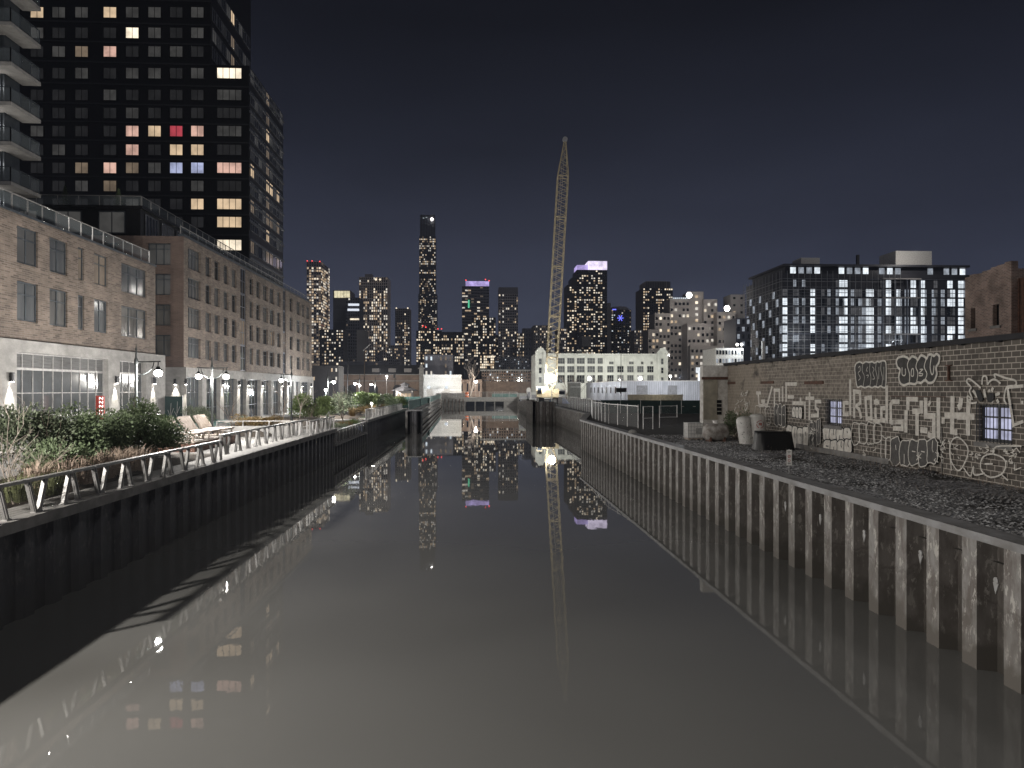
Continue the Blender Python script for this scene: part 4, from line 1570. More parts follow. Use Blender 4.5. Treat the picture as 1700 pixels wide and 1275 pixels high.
for k in range(11):
    y = YQ + k * (YQ1 - YQ) / 11
    for r_ in range(3, 12):
        if (k * 5 + r_ * 3) % 7 < 2:
            mb.box(XQ0 - .12, XQ0 - .04, y + .8, y + 3.2, ZG + r_ * fh + .4, ZG + (r_ + 1) * fh - .3)
mb.build('side_glazing', W_WHITE2, sb)
for x_, z_, w_ in ((XQ0 + 8, 20, 1500), (XQ0 + 30, 14, 1500), (XQ0 + 52, 18, 1500)):
    point(sc_t, Vector((x_, YQ - 12, z_ + 8)) - wloc(sc_t), w_, (.85, .92, 1), r=.05)  # bare floodlights added in front of the block, no lamp stands there
mb = MB()
x, y, z = onY(1267, 568, 255)
t = thing('vent_pipe', 'white vertical vent pipe standing above the graffiti wall', 'pipe', (x, y, ZG))
mb.tube((x, y, ZG), (x, y, z), .55, .55, 12)
mb.tube((x, y, z), (x, y, z + .3), .7, .7, 12)
mb.build('pipe', MAT['white_paint'], t)
# dark annex and white lit hall
tower('annex_building', 'dark windowed annex left of the scaffolded block', 1222, 1246, 528, 300, 15, MAT['dark_tower'], 3, 4, .5, .5, .6, ybot=577, litm=[W_WHITE2], seed=41)
t, *_ = tower('industrial_hall', 'low white hall with small windows lit by floodlights beside the scaffolded block', 1188, 1234, 578, 262, 15, MAT['white_paint'], 9, 3, .8, .6, .5, ybot=620, litm=[W_WHITE2, W_COOL], seed=42)
for px, py in ((1224, 572), (1231, 572)):
    x, y, z = onY(px, py, 261)
    litblobs(t, [(px, py)], 261, .45, BULB)
    point(t, Vector((x, y - 1.2, z + .6)) - wloc(t), 1500, (.85, .93, 1), r=.3)

# ================================================================== PALE FACTORY
YW = 270
pf = thing('factory_building', 'long pale floodlit factory with square corner towers behind the crane', 'building', (onY(998, 640, YW)[0], YW, ZG))
a, b = onY(889, 650, YW), onY(1108, 588, YW)
X0, X1, zt = a[0], b[0], b[2]
fw = Face(X0, YW, 0)
wins = []
bays = [(926, 937.5), (941.5, 953.5), (957.6, 970.6), (975, 988), (992, 1001)] + [(1008 + k * 16.6, 1019 + k * 16.6) for k in range(5)]
rowsW = [(622.5, 636), (607.5, 618.5), (594, 604)]
for bi, (p0, p1) in enumerate(bays):
    for ri, (yb_, yt_) in enumerate(((636, 622.5), (618.5, 607.5), (604, 594))):
        if bi >= 5 and ri == 2:
            continue
        wins.append((onY(p0, 0, YW)[0] - X0, onY(p1, 0, YW)[0] - X0, onY(p0, yb_, YW)[2], onY(p0, yt_, YW)[2], 3))
for p0, p1 in ((1011, 1019), (1044, 1052.5), (1064, 1068.5), (1080, 1084)):
    wins.append((onY(p0, 0, YW)[0] - X0, onY(p1, 0, YW)[0] - X0, onY(p0, 605, YW)[2], onY(p0, 600, YW)[2], 2))
for p0, p1 in ((894.5, 899.5), (1097.5, 1102)):
    for yb_, yt_ in ((636, 626), (620, 610), (605, 595)):
        wins.append((onY(p0, 0, YW)[0] - X0, onY(p1, 0, YW)[0] - X0, onY(p0, yb_, YW)[2], onY(p0, yt_, YW)[2], 1))
mb = MB()
fw.wall(mb, 0, X1 - X0, ZG, zt, wins, .35)
mb.poly([(X0, YW, zt), (X1, YW, zt), (X1, YW + 20, zt), (X0, YW + 20, zt)])
mb.poly([(X0, YW, ZG), (X0, YW, zt), (X0, YW + 20, zt), (X0, YW + 20, ZG)])
mb.build('wall', MAT['stucco_white'], pf)
for i, (u0, u1, z0, z1, n) in enumerate(wins):
    window(pf, fw, u0, u1, z0, z1, n, 2 if n > 1 else 2, MAT['stucco_dim'], MAT['glass_blind'] if i % 3 else MAT['glass_dark'], .2, .12)
mb = MB()
z1 = onY(998, 591.5, YW)[2]
fw.box(mb, 0, X1 - X0, z1, z1 + .35, -.35, -.003)
fw.box(mb, 0, X1 - X0, zt - .3, zt + .15, -.3, .3)
mb.build('cornice', MAT['stucco_white'], pf)
for p0, p1 in ((888.5, 906), (1091, 1108.5)):
    xa, xb = onY(p0, 0, YW)[0], onY(p1, 0, YW)[0]
    mb = MB()
    for x_ in (xa, xb - 1.0):
        mb.box(x_, x_ + 1.0, YW - .5, YW - .003, ZG, zt + .8)
    zc = zt + .8
    xm = (xa + xb) / 2
    mb.add([(xa, YW - .5, zc), (xb, YW - .5, zc), (xb - .8, YW - .5, zc + .9), (xm + .8, YW - .5, zc + 1.5), (xm - .8, YW - .5, zc + 1.5), (xa + .8, YW - .5, zc + .9),
            (xa, YW + 1, zc), (xb, YW + 1, zc), (xb - .8, YW + 1, zc + .9), (xm + .8, YW + 1, zc + 1.5), (xm - .8, YW + 1, zc + 1.5), (xa + .8, YW + 1, zc + .9)],
           [(0, 1, 2, 3, 4, 5), (6, 11, 10, 9, 8, 7), (0, 6, 7, 1), (1, 7, 8, 2), (2, 8, 9, 3), (3, 9, 10, 4), (4, 10, 11, 5), (5, 11, 6, 0)])
    mb.box(xa, xb, YW + .01, YW + 1, zt, zc)
    mb.build('corner_tower', MAT['stucco_white'], pf)
for p0 in [907 + k * 16.6 for k in range(12)]:
    xa = onY(p0 + 15.6 if p0 < 990 else p0 + 14.8, 0, YW)[0]
    mb = MB()
    mb.box(xa - .3, xa + .3, YW - .25, YW - .004, ZG, z1 - .01)
    mb.build('pilaster', MAT['stucco_white'], pf)
mb = MB()
for p0, p1, y_ in ((940, 952, 584.5), (957, 967, 582)):
    a, b = onY(p0, 590, YW + 4), onY(p1, y_, YW + 4)
    mb.box(a[0], b[0], YW + 4, YW + 8, zt, b[2])
mb.build('roof_plant', MAT['stucco_dim'], pf)

# low brick row with many small windows
t, *_ = tower('brick_row', 'low long brick building with two rows of small windows at the canal head', 800, 888, 615, 300, 12, MAT['brick_far'], 22, 4, .18, .5, .55, ybot=634, litm=[W_COOL, W_NEUT, W_GREY, W_GREY], seed=50)
mb = MB()
a, b = onY(797, 612.5, 299), onY(889, 611, 299)
mb.box(a[0], b[0], 299, 300, onY(840, 616, 299)[2], onY(840, 613.5, 299)[2])
mb.build('cornice', MAT['concrete'], t)
tower('brick_shop', 'low brown brick front with arched doorway behind the bright canal head lamp', 762, 800, 630, 290, 10, MAT['brick_far'], 4, 1, .15, .3, .5, ybot=656, seed=51)
t, *_ = tower('market_hall', 'low white corrugated hall lit by floodlights left of the canal head lamp', 701, 766, 622, 288, 14, MAT['white_paint'], 6, 1, .1, .5, .5, ybot=656, dark=False, seed=52)
for k in range(10):
    mb = MB()
    z = onY(730, 628 + k * 1.9, 287.9)[2]
    a, b = onY(702, 640, 287.9), onY(765, 640, 287.9)
    mb.box(a[0], b[0], 287.8, 287.98, z, z + .12)
    mb.build('cladding_rib', MAT['stucco_dim'], t)
for px in (712, 741):
    litblobs(t, [(px, 643)], 285, .7, W_WHITE, 'flood_light')
    x, y, z = onY(px, 636, 288)
    point(t, Vector((x, y - 6, z)) - wloc(t), 1000, (.88, .94, 1), r=.03)
# brick hall with monitor roof
bh = thing('brick_hall', 'long brick hall with a dark gabled monitor roof behind the kiosk', 'building', (onY(640, 650, 265)[0], 265, ZG))
a, b = onY(545, 655, 265), onY(697, 622, 265)
mb = MB()
mb.box(a[0], b[0], 265, 285, ZG, b[2])
mb.build('wall', MAT['brick_far'], bh)
mb = MB()
z2 = onY(640, 605, 270)[2]
mb.add([(a[0], 265.5, b[2]), (b[0] - .5, 265.5, b[2]), (b[0] - .5, 285, b[2]), (a[0], 285, b[2]), (a[0], 275, z2), (b[0] - .5, 275, z2)], [(0, 1, 5, 4), (2, 3, 4, 5), (1, 2, 5), (3, 0, 4)])
rf = mb.build('roof', MAT['roof_dark'], bh)
for p0 in (618, 645, 671):
    m2 = MB()
    xa, ya, za = onY(p0, 617, 267)
    m2.box(xa, xa + 2.6, 266.5, 270, za - .2, za + 1.2)
    m2.build('roof_monitor', MAT['pale_wall'], rf)
m2 = MB()
xa, xb = onY(696, 0, 264.6)[0], onY(703, 0, 264.6)[0]
m2.box(xa, xb, 264.2, 266, ZG, onY(700, 610, 264)[2])
m2.box(xa - .4, xb + .4, 264.0, 266.2, onY(700, 612, 264)[2], onY(700, 610.5, 264)[2])
m2.ball(((xa + xb) / 2, 265, onY(700, 608.5, 264)[2]), .7)
m2.build('corner_pier', MAT['concrete'], bh)
m2 = MB()
for z_ in (622.5, 633):
    z_ = onY(640, z_, 264.8)[2]
    m2.box(a[0], b[0], 264.75, 264.98, z_, z_ + .3)
m2.build('string_course', MAT['concrete'], bh)
for p0 in (566, 584, 620, 660):
    m2 = MB()
    xa = onY(p0, 0, 264.7)[0]
    za = onY(p0, 645, 264.7)[2]
    pts = [(xa - 1.6, ZG), (xa + 1.6, ZG), (xa + 1.6, za)] + [(xa + 1.6 * math.cos(k * math.pi / 8), za + 1.4 * math.sin(k * math.pi / 8)) for k in range(1, 8)] + [(xa - 1.6, za)]
    m2.add([(x_, 264.74, z_) for x_, z_ in pts], [tuple(range(len(pts)))])
    m2.build('arched_doorway', MAT['roof_dark'], bh)
# kiosk
x, y, z = onY(672, 655, 232)
kx = thing('kiosk', 'small kiosk with a pyramid roof and lit yellow windows left of the canal head', 'kiosk', (x, y, ZG))
mb = MB()
mb.box(x - 2.6, x + 2.6, y - 2, y + 2, ZG, ZG + 3.1)
mb.build('wall', MAT['pale_wall'], kx)
mb = MB()
mb.lathe([(4.3, 0), (4.2, .15), (1.6, 1.3), (1.5, 1.3)], (x, y, ZG + 3.1), 4)
mb.box(x - 1.1, x + 1.1, y - 1.1, y + 1.1, ZG + 4.3, ZG + 5.0)
mb.lathe([(1.9, 0), (.05, .9)], (x, y, ZG + 5.0), 4)
mb.build('roof', MAT['roof_dark'], kx)
for k in range(4):
    mb = MB()
    mb.box(x - 2.2 + k * 1.15, x - 1.3 + k * 1.15, y - 2.06, y - 2.01, ZG + 1.2, ZG + 2.3)
    mb.build('window', W_WARM, kx)
# small dim houses
tower('brick_house', 'dim low house with two yellow windows just right of the brick block', 518, 562, 607, 200, 8, MAT['roof_dark'], 6, 3, .28, .3, .4, ybot=650, dark=False, seed=60)
tower('warehouse', 'low dark warehouse with a lit strip under its roof above the brick hall', 545, 640, 600, 330, 15, MAT['dark_tower'], 16, 3, .14, .5, .35, ybot=625, dark=False, seed=61)
t, *_ = tower('brick_house', 'dark grey flat-roofed house with three lit windows behind the white hall', 704, 752, 589, 300, 12, MAT['dark_tower'], 6, 3, .4, .35, .5, ybot=625, dark=False, litm=[W_NEUT, W_DIM, W_COOL], seed=62)

# ================================================================== GRAFFITI WAREHOUSE
XG = 18.4
YG0, YG1 = 12.0, onX(1208, 650, XG)[1]
ZR = 8.24
gw = thing('warehouse', 'long low block-walled warehouse covered in pale graffiti along the gravel yard', 'building', (XG, 32, ZY))
fg = Face(XG, YG1, -90)          # u runs towards the camera


def gy(px, py=650):
    return onX(px, py, XG)


def gwin(x0, y0, x1, y1):
    a, b = gy(x0, y0), gy(x1, y1)
    return (YG1 - a[1], YG1 - b[1], min(gy(x0, y1)[2], gy(x1, y1)[2]), max(gy(x0, y0)[2], gy(x1, y0)[2]))


w1 = gwin(1372, 665, 1397.5, 703.5)
w2 = gwin(1624.5, 674, 1680.5, 730)
w1 = (w1[0], w1[1], 4.68, 5.95)
w2 = (w2[0], w2[1], 4.64, 5.93)
mb = MB()
fg.wall(mb, 0, YG1 - YG0, 2.7, ZR, [w1, w2], .25)
mb.build('wall', MAT['cmu'], gw)
for (u0, u1, z0, z1), m in ((w1, W_LAV), (w2, W_LAV)):
    o = window(gw, fg, u0, u1, z0, z1, 2, 3, MAT['black_metal'], m, .13, .09)
    mb = MB()
    n = max(5, round((u1 - u0) / .17))
    for k in range(n + 1):
        u = u0 - .04 + (u1 - u0 + .08) * k / n
        mb.tube(fg.pt(u, z0 - .06, -.05), fg.pt(u, z1 + .06, -.05), .014, .014, 5)
    for k in range(4):
        z = z0 + (z1 - z0) * k / 3
        mb.bar(fg.pt(u0 - .06, z, -.05), fg.pt(u1 + .06, z, -.05), .04, .012)
    mb.build('window_bars', MAT['black_metal'], gw)
    mb = MB()
    fg.box(mb, u0 - .12, u1 + .12, z0 - .22, z0 - .05, -.1, -.004)
    mb.build('sill', MAT['concrete_dark'], gw)
mb = MB()
mb.box(XG - .22, XG + 16, YG0, YG1 + .2, ZR, ZR + .10)
mb.box(XG - .26, XG - .18, YG0, YG1 + .2, ZR - .06, ZR + .14)
for k in range(60):
    y = YG0 + .5 + k * (YG1 - YG0) / 61
    mb.box(XG - .2, XG - .05, y, y + .16, ZR - .05 - .05 * (k % 3 == 0), ZR + .015)
mb.build('roof', MAT['roof_dark'], gw)
# footing ledge
mb = MB()
ya, yb = gy(1480)[1], gy(1325)[1]
mb.box(XG - .14, XG - .004, ya, yb, 2.8, 3.42)
mb.build('footing', MAT['concrete_dark'], gw)
# end porch with corrugated door
xa = onY(1167, 640, YG1)[0]
mb = MB()
mb.box(xa, XG + 6, YG1 + .02, YG1 + .7, 2.7, ZR - .02)
mb.build('porch', MAT['white_paint'], gw)
mb = MB()
zl = onY(1190, 628, YG1)[2]
mb.box(xa - .1, XG - .02, YG1 - .14, YG1 + .015, zl - .1, zl + .1)
mb.build('porch_lintel', MAT['rust'], gw)
mb = MB()
x1_ = onY(1191, 640, YG1)[0]
n = 16
for k in range(n):
    x = xa + .02 + (x1_ - xa) * k / n
    mb.box(x, x + (x1_ - xa) / n * .55, YG1 - .06, YG1 + .01, 4.3, zl - .1)
mb.box(xa + .02, x1_, YG1 - .02, YG1 + .015, 4.3, zl - .102)
mb.build('corrugated_door', MAT['corr_beige'], gw)
mb = MB()
xd = onY(1189.5, 640, YG1)[0]
for k in range(4):
    mb.box(xd, xd + .34, YG1 - .09, YG1 - .062, 5.0 + k * .28 - .35, 5.22 + k * .28 - .35)
mb.build('number_plates', MAT['black_metal'], gw)
# lintels, steel anchor, conduit
for x0, x1, yt, yb_ in ((1264, 1285, 633, 638.8), (1336.5, 1367.5, 633, 640), (1209, 1221, 634, 639)):
    a, b = gy(x0, yt), gy(x1, yt)
    mb = MB()
    mb.box(XG - .06, XG - .004, b[1], a[1], a[2] - .17, a[2])
    mb.build('lintel', MAT['rust'], gw)
y_, zt_, zb_ = gy(1577, 607)[1], gy(1577, 607.5)[2], gy(1577, 631)[2]
mb = MB()
mb.box(XG - .09, XG - .004, y_ - .03, y_ + .03, zb_, zt_)
mb.box(XG - .10, XG - .004, y_ - .16, y_ + .16, zt_, zt_ + .04)
mb.box(XG - .10, XG - .004, y_ - .16, y_ + .16, zb_ - .04, zb_)
mb.build('wall_anchor', MAT['rust'], gw)
a, b = gy(1480, 657), gy(1570, 659)
mb = MB()
mb.box(XG - .05, XG - .004, b[1], a[1], a[2] - .03, a[2])
mb.build('steel_angle', MAT['rust'], gw)
mb = MB()
y_ = gy(1565)[1]
mb.tube((XG - .03, y_, 3.0), (XG - .03, y_, 5.0), .022)
mb.build('conduit', MAT['concrete_dark'], gw)
a, b = gy(1533, 780), gy(1560, 780)
mb = MB()
mb.box(XG - .25, XG - .02, b[1], a[1], 3.13, 3.24)
mb.build('step', MAT['roof_dark'], gw)
# -------- graffiti: paint strokes lying on the wall
LAY = [0]


def c5(x, y):
    return 1400 + x / 4.903, 560 + y / 4.903


def c4(x, y):
    return 1140 + x / 6.071, 600 + y / 6.071


def c3(x, y):
    return 1140 + x / 3.036, 560 + y / 3.036


def wallpts(pts, cv):
    out = []
    for x, y in pts:
        p = gy(*cv(x, y))
        out.append(Vector((p[1], p[2])))
    return out


def depth():
    LAY[0] += 1
    return XG - .006 - .0007 * LAY[0]


def strip(mb, pts, w, closed=False):
    """mitred ribbon on the wall plane through (y, z) points"""
    X = depth()
    n = len(pts)
    L, Rr = [], []
    for i in range(n):
        a = pts[i - 1] if i > 0 or closed else None
        b = pts[(i + 1) % n] if i < n - 1 or closed else None
        d0 = (pts[i] - a).normalized() if a is not None else None
        d1 = (b - pts[i]).normalized() if b is not None else None
        d0 = d0 if d0 is not None else d1
        d1 = d1 if d1 is not None else d0
        m = d0 + d1
        m = m.normalized() if m.length > .2 else d0
        k = 1 / max(.55, m.dot(d0))
        nn = Vector((-m.y, m.x)) * (w / 2 * k)
        L.append(pts[i] + nn)
        Rr.append(pts[i] - nn)
    rng = range(n if closed else n - 1)
    for i in rng:
        j = (i + 1) % n
        mb.poly([(X, *L[i]), (X, *Rr[i]), (X, *Rr[j]), (X, *L[j])])


def smooth(pts, closed=True, k=4):
    out = []
    n = len(pts)
    for i in range(n if closed else n - 1):
        p0, p1, p2, p3 = [pts[(i + q) % n] if closed else pts[min(max(i + q, 0), n - 1)] for q in (-1, 0, 1, 2)]
        for s in range(k):
            t_ = s / k
            out.append(.5 * ((2 * p1) + (p2 - p0) * t_ + (2 * p0 - 5 * p1 + 4 * p2 - p3) * t_ ** 2 + (3 * p1 - p0 - 3 * p2 + p3) * t_ ** 3))
    if not closed:
        out.append(pts[-1])
    return out


def paint(name, mat, lines, cv, w, sm=False, label=None):
    mb = MB()
    for l in lines:
        ww = w
        if isinstance(l[0], (int, float)):
            ww, l = l[0], l[1:]
        p = wallpts(l, cv)
        cl = l[0] == l[-1]
        if cl:
            p = p[:-1]
        if sm:
            p = smooth(p, cl)
        strip(mb, p, ww, cl)
    return mb.build(name, mat, gw, label=label)


def fillshape(name, mat, shapes, cv):
    mb = MB()
    for l in shapes:
        p = smooth(wallpts(l, cv), True, 3)
        X = depth()
        mb.poly([(X, q_.x, q_.y) for q_ in p])
    return mb.build(name, mat, gw)


# blocky roller letters, left then right
paint('graffiti_lettering', MAT['graf_white'], [
    [(702, 318), (748, 318)], [(722, 330), (732, 452)], [(730, 445), (770, 445), (770, 392)], [(752, 400), (790, 400)], [(770, 430), (810, 450), (862, 252)],
    [(886, 482), (886, 290), (936, 290), (936, 405)], [(968, 250), (968, 405)], [(1004, 408), (1004, 228), (1112, 228)], [(1020, 358), (1082, 358)]], c4, .21)
paint('graffiti_lettering', MAT['graf_white'], [
    [(1068, 420), (1180, 420)], [(1150, 364), (1150, 412)], [(1194, 405), (1194, 580)], [(1242, 312), (1238, 592)], [(1202, 372), (1288, 372)],
    [(1360, 404), (1302, 404), (1302, 470), (1326, 490), (1326, 544), (1254, 548)]], c4, .20)
paint('graffiti_lettering', MAT['graf_white'], [
    [(826, 212), (826, 392)], [(818, 330), (794, 330), (794, 388), (818, 388)]], c3, .2)
paint('graffiti_lettering', MAT['graf_white'], [
    [(92, 655), (92, 440), (138, 446), (142, 535), (105, 560), (132, 585), (150, 660)],
    [(184, 498), (226, 488), (232, 660), (194, 662), (184, 498)], [(264, 572), (268, 668)], [(244, 682), (304, 684)], [(252, 526), (298, 526)], [(274, 500), (274, 552)],
    [(358, 392), (358, 700)], [(346, 575), (314, 578), (314, 672), (346, 680)], [(392, 704), (390, 545), (404, 524), (462, 524)], [(400, 690), (484, 690), (484, 745), (410, 740)]], c5, .2)
paint('graffiti_lettering', MAT['graf_white'], [
    [(513, 775), (516, 592)], [(530, 590), (530, 498), (612, 502)], [(640, 515), (640, 620)], [(566, 602), (628, 602)], [(606, 625), (606, 800)],
    [(676, 492), (676, 640), (742, 640), (742, 812), (694, 790)], [(632, 752), (690, 760)], [(700, 530), (714, 548)], [(780, 490), (780, 830)],
    [(896, 478), (892, 790)], [(830, 638), (1004, 636)], [(966, 492), (958, 560), (940, 575)], [(806, 678), (832, 678)], [(910, 772), (936, 772)],
    [(1030, 500), (1022, 625)], [(1022, 650), (1022, 800)], [(935, 646), (1076, 646)]], c5, .235)
# bubble throw-ups
OUT1 = [(100, 250), (110, 215), (140, 200), (165, 212), (190, 198), (215, 204), (240, 198), (262, 208), (285, 196), (300, 202), (325, 190), (350, 200), (356, 260), (352, 395), (330, 408), (310, 396), (290, 408), (264, 400), (240, 410), (212, 400), (180, 410), (150, 398), (122, 406), (110, 360), (104, 300)]
fillshape('graffiti_bubble_fill', MAT['graf_dark'], [OUT1], c5)
paint('graffiti_bubble_outline', MAT['graf_thin'], [OUT1 + [OUT1[0]]], c5, .075, True)
paint('graffiti_bubble_line', MAT['graf_thin'], [[(165, 212), (160, 270), (178, 320), (168, 400)], [(225, 204), (220, 270), (232, 330), (222, 402)], [(276, 204), (270, 260), (284, 330), (276, 404)], [(318, 194), (312, 260), (326, 330), (320, 400)],
                                                 [(130, 250), (140, 235), (145, 270), (128, 290), (146, 330), (130, 350)], [(205, 240), (195, 270), (205, 275)], [(195, 310), (212, 308), (204, 330)], [(245, 240), (258, 260), (248, 290), (262, 335), (245, 340)], [(298, 240), (296, 340)], [(338, 240), (338, 350)]], c5, .028, True)
OUT2 = [(440, 205), (452, 170), (492, 155), (528, 164), (545, 178), (568, 155), (600, 166), (615, 184), (640, 148), (672, 158), (686, 174), (702, 144), (728, 140), (746, 152), (768, 135), (792, 160), (786, 208), (764, 245), (770, 300), (744, 360), (704, 371), (674, 347), (642, 371), (612, 366), (590, 381), (546, 376), (502, 390), (470, 370), (460, 320), (470, 265), (452, 245)]
fillshape('graffiti_bubble_fill', MAT['graf_dark'], [OUT2], c5)
paint('graffiti_bubble_outline', MAT['graf_thin'], [OUT2 + [OUT2[0]]], c5, .10, True)
paint('graffiti_bubble_line', MAT['graf_thin'], [[(545, 178), (530, 230), (548, 300), (546, 376)], [(615, 184), (600, 240), (616, 290), (606, 364)], [(686, 174), (668, 240), (690, 295), (676, 345)], [(728, 150), (716, 240), (728, 300), (742, 290), (748, 230)],
                                                 [(488, 245), (488, 300), (505, 312), (516, 296), (514, 255)], [(566, 262), (562, 310), (580, 312), (580, 258), (566, 262)], [(632, 262), (655, 262), (628, 292), (655, 296), (650, 312), (625, 312)]], c5, .05, True)
# scrawled crown shape
paint('graffiti_scrawl', MAT['graf_thin'], [[(1130, 412), (1060, 352), (1026, 338), (1016, 366), (1050, 405), (1038, 440), (1060, 500), (1024, 478), (1022, 505), (1045, 535), (1100, 530)],
                                            [(1140, 385), (1144, 330), (1160, 314), (1178, 325), (1184, 386)], [(1184, 386), (1212, 352), (1250, 344), (1292, 376)], [(1250, 332), (1246, 300), (1330, 330), (1412, 352), (1412, 392), (1342, 406), (1322, 500), (1342, 545)]], c5, .07, True)
paint('graffiti_scrawl', MAT['graf_thin'], [[(1066, 432), (1104, 482)], [(1158, 422), (1168, 488)], [(1232, 408), (1220, 440)], [(1196, 425), (1204, 445)], [(1286, 452), (1250, 472)], [(1215, 500), (1230, 530)], [(1262, 505), (1278, 535)], [(1340, 408), (1480, 396)], [(1352, 420), (1398, 716), (1480, 684)], [(1462, 530), (1480, 530)]], c5, .11)
fillshape('graffiti_black_fill', MAT['graf_black'], [[(1190, 470), (1215, 450), (1240, 470), (1230, 520), (1200, 530), (1180, 500)], [(1090, 440), (1120, 430), (1150, 500), (1120, 520)]], c5)


def bubbles(n, x0, y0, x1, y1, cv, fill, line, w, seed, inner=True, overlap=1.18):
    q = random.Random(seed)
    cw = (x1 - x0) / n
    fills, outs, ins = [], [], []
    for i in range(n):
        cx, cy_ = x0 + cw * (i + .5), (y0 + y1) / 2 + q.uniform(-.05, .05) * (y1 - y0)
        rx, ry = cw * .5 * overlap, (y1 - y0) * q.uniform(.44, .52)
        pts = []
        for k in range(14):
            a = 2 * math.pi * k / 14
            e_ = .62
            ca, sa = math.cos(a), math.sin(a)
            wob = q.uniform(.88, 1.08)
            pts.append((cx + rx * wob * math.copysign(abs(ca) ** e_, ca), cy_ + ry * wob * math.copysign(abs(sa) ** e_, sa)))
        fills.append(pts)
        outs.append(pts + [pts[0]])
        if inner:
            k_ = q.randrange(4)
            ins.append([[(cx, cy_ - ry * .45), (cx + rx * .1, cy_ - ry * .1)], [(cx - rx * .1, cy_ + ry * .1), (cx - rx * .1, cy_ + ry * .8)], [(cx - rx * .35, cy_ - ry * .1), (cx + rx * .3, cy_ - ry * .05)], [(cx + rx * .1, cy_ - ry * .8), (cx, cy_ - ry * .2), (cx + rx * .2, cy_ + ry * .1)]][k_])
    mb1, mb2 = MB(), MB()
    for p, o_, i_ in zip(fills, outs, ins or [None] * n):
        if fill:
            X = depth()
            mb1.poly([(X, v_.x, v_.y) for v_ in smooth(wallpts(p, cv), True, 3)])
        strip(mb2, smooth(wallpts(p, cv), True, 3), w, True)
        if i_:
            strip(mb2, smooth(wallpts(i_, cv), False, 3), w)
    if fill:
        mb1.build('graffiti_bubble_fill', fill, gw)
    mb2.build('graffiti_bubble_outline', line, gw)


bubbles(4, 1385, 665, 1665, 800, c4, MAT['graf_white'], MAT['graf_black'], .06, 1)
bubbles(4, 1395, 780, 1675, 925, c4, MAT['graf_white'], MAT['graf_black'], .06, 2)
bubbles(4, 1020, 640, 1240, 870, c4, MAT['graf_white'], MAT['graf_black'], .055, 3)
bubbles(3, 1255, 575, 1365, 870, c4, MAT['graf_grey'], MAT['graf_thin'], .03, 4)
bubbles(3, 900, 420, 1012, 650, c4, MAT['graf_grey'], MAT['graf_thin'], .045, 5)
bubbles(3, 705, 440, 860, 640, c4, None, MAT['graf_thin'], .04, 6)
bubbles(3, 1080, 450, 1180, 580, c4, MAT['graf_white'], MAT['graf_black'], .05, 7)
bubbles(5, 408, 820, 785, 1050, c5, MAT['graf_grey'], MAT['graf_thin'], .045, 8)
bubbles(4, 90, 690, 330, 880, c5, None, MAT['graf_thin'], .05, 9, False)
bubbles(2, 330, 800, 405, 1010, c5, None, MAT['graf_thin'], .05, 10, False)
paint('graffiti_scrawl', MAT['graf_thin'], [[(890, 850), (905, 1085)], [(965, 815), (905, 850), (895, 980), (960, 1085), (1020, 1010), (1040, 900), (965, 815)],
                                            [(1005, 1060), (1060, 1130), (1085, 1055), (1095, 1120), (1180, 1105)], [(1245, 950), (1160, 980), (1150, 1080), (1230, 1140), (1330, 1100), (1345, 1000), (1245, 950)], [(1255, 960), (1275, 890), (1480, 886)], [(1180, 1030), (1245, 1030)], [(1320, 1120), (1370, 1165)]], c5, .055, True)
paint('graffiti_scrawl', MAT['graf_thin'], [[(620, 960), (660, 985)], [(660, 945), (620, 1000)], [(640, 935), (640, 1000)], [(910, 870), (960, 880), (930, 900), (960, 910)], [(1080, 975), (1084, 1000)], [(960, 970), (972, 990)], [(1425, 1020), (1425, 1080), (1480, 1060)], [(1410, 930), (1440, 900), (1470, 940)]], c5, .04)
q = random.Random(9)
scr = []
for cx, cy_, wx, wy, n in ((600, 330, 40, 45, 7), (610, 430, 50, 45, 9), (530, 440, 14, 75, 5), (1285, 640, 60, 60, 5), (800, 560, 60, 60, 6), (1310, 760, 40, 90, 8), (640, 1300, 1, 1, 0)):
    for k in range(n):
        x, y = cx + q.uniform(-wx, wx), cy_ + q.uniform(-wy, wy)
        scr.append([(x, y), (x + q.uniform(-18, 18), y + q.uniform(10, 30)), (x + q.uniform(-22, 22), y + q.uniform(15, 45))])
paint('graffiti_scrawl', MAT['graf_thin'], scr, c4, .05, True)
scr = []
for cx, cy_, wx, wy, n in ((860, 880, 60, 60, 12), (820, 960, 30, 70, 8), (1200, 900, 60, 30, 6), (1400, 960, 60, 60, 10), (250, 900, 60, 50, 5), (420, 650, 30, 40, 5), (1120, 940, 40, 50, 5)):
    for k in range(n):
        x, y = cx + q.uniform(-wx, wx), cy_ + q.uniform(-wy, wy)
        scr.append([(x, y), (x + q.uniform(-18, 18), y + q.uniform(5, 25)), (x + q.uniform(-25, 25), y + q.uniform(10, 40))])
paint('graffiti_scrawl', MAT['graf_thin'], scr, c5, .035, True)

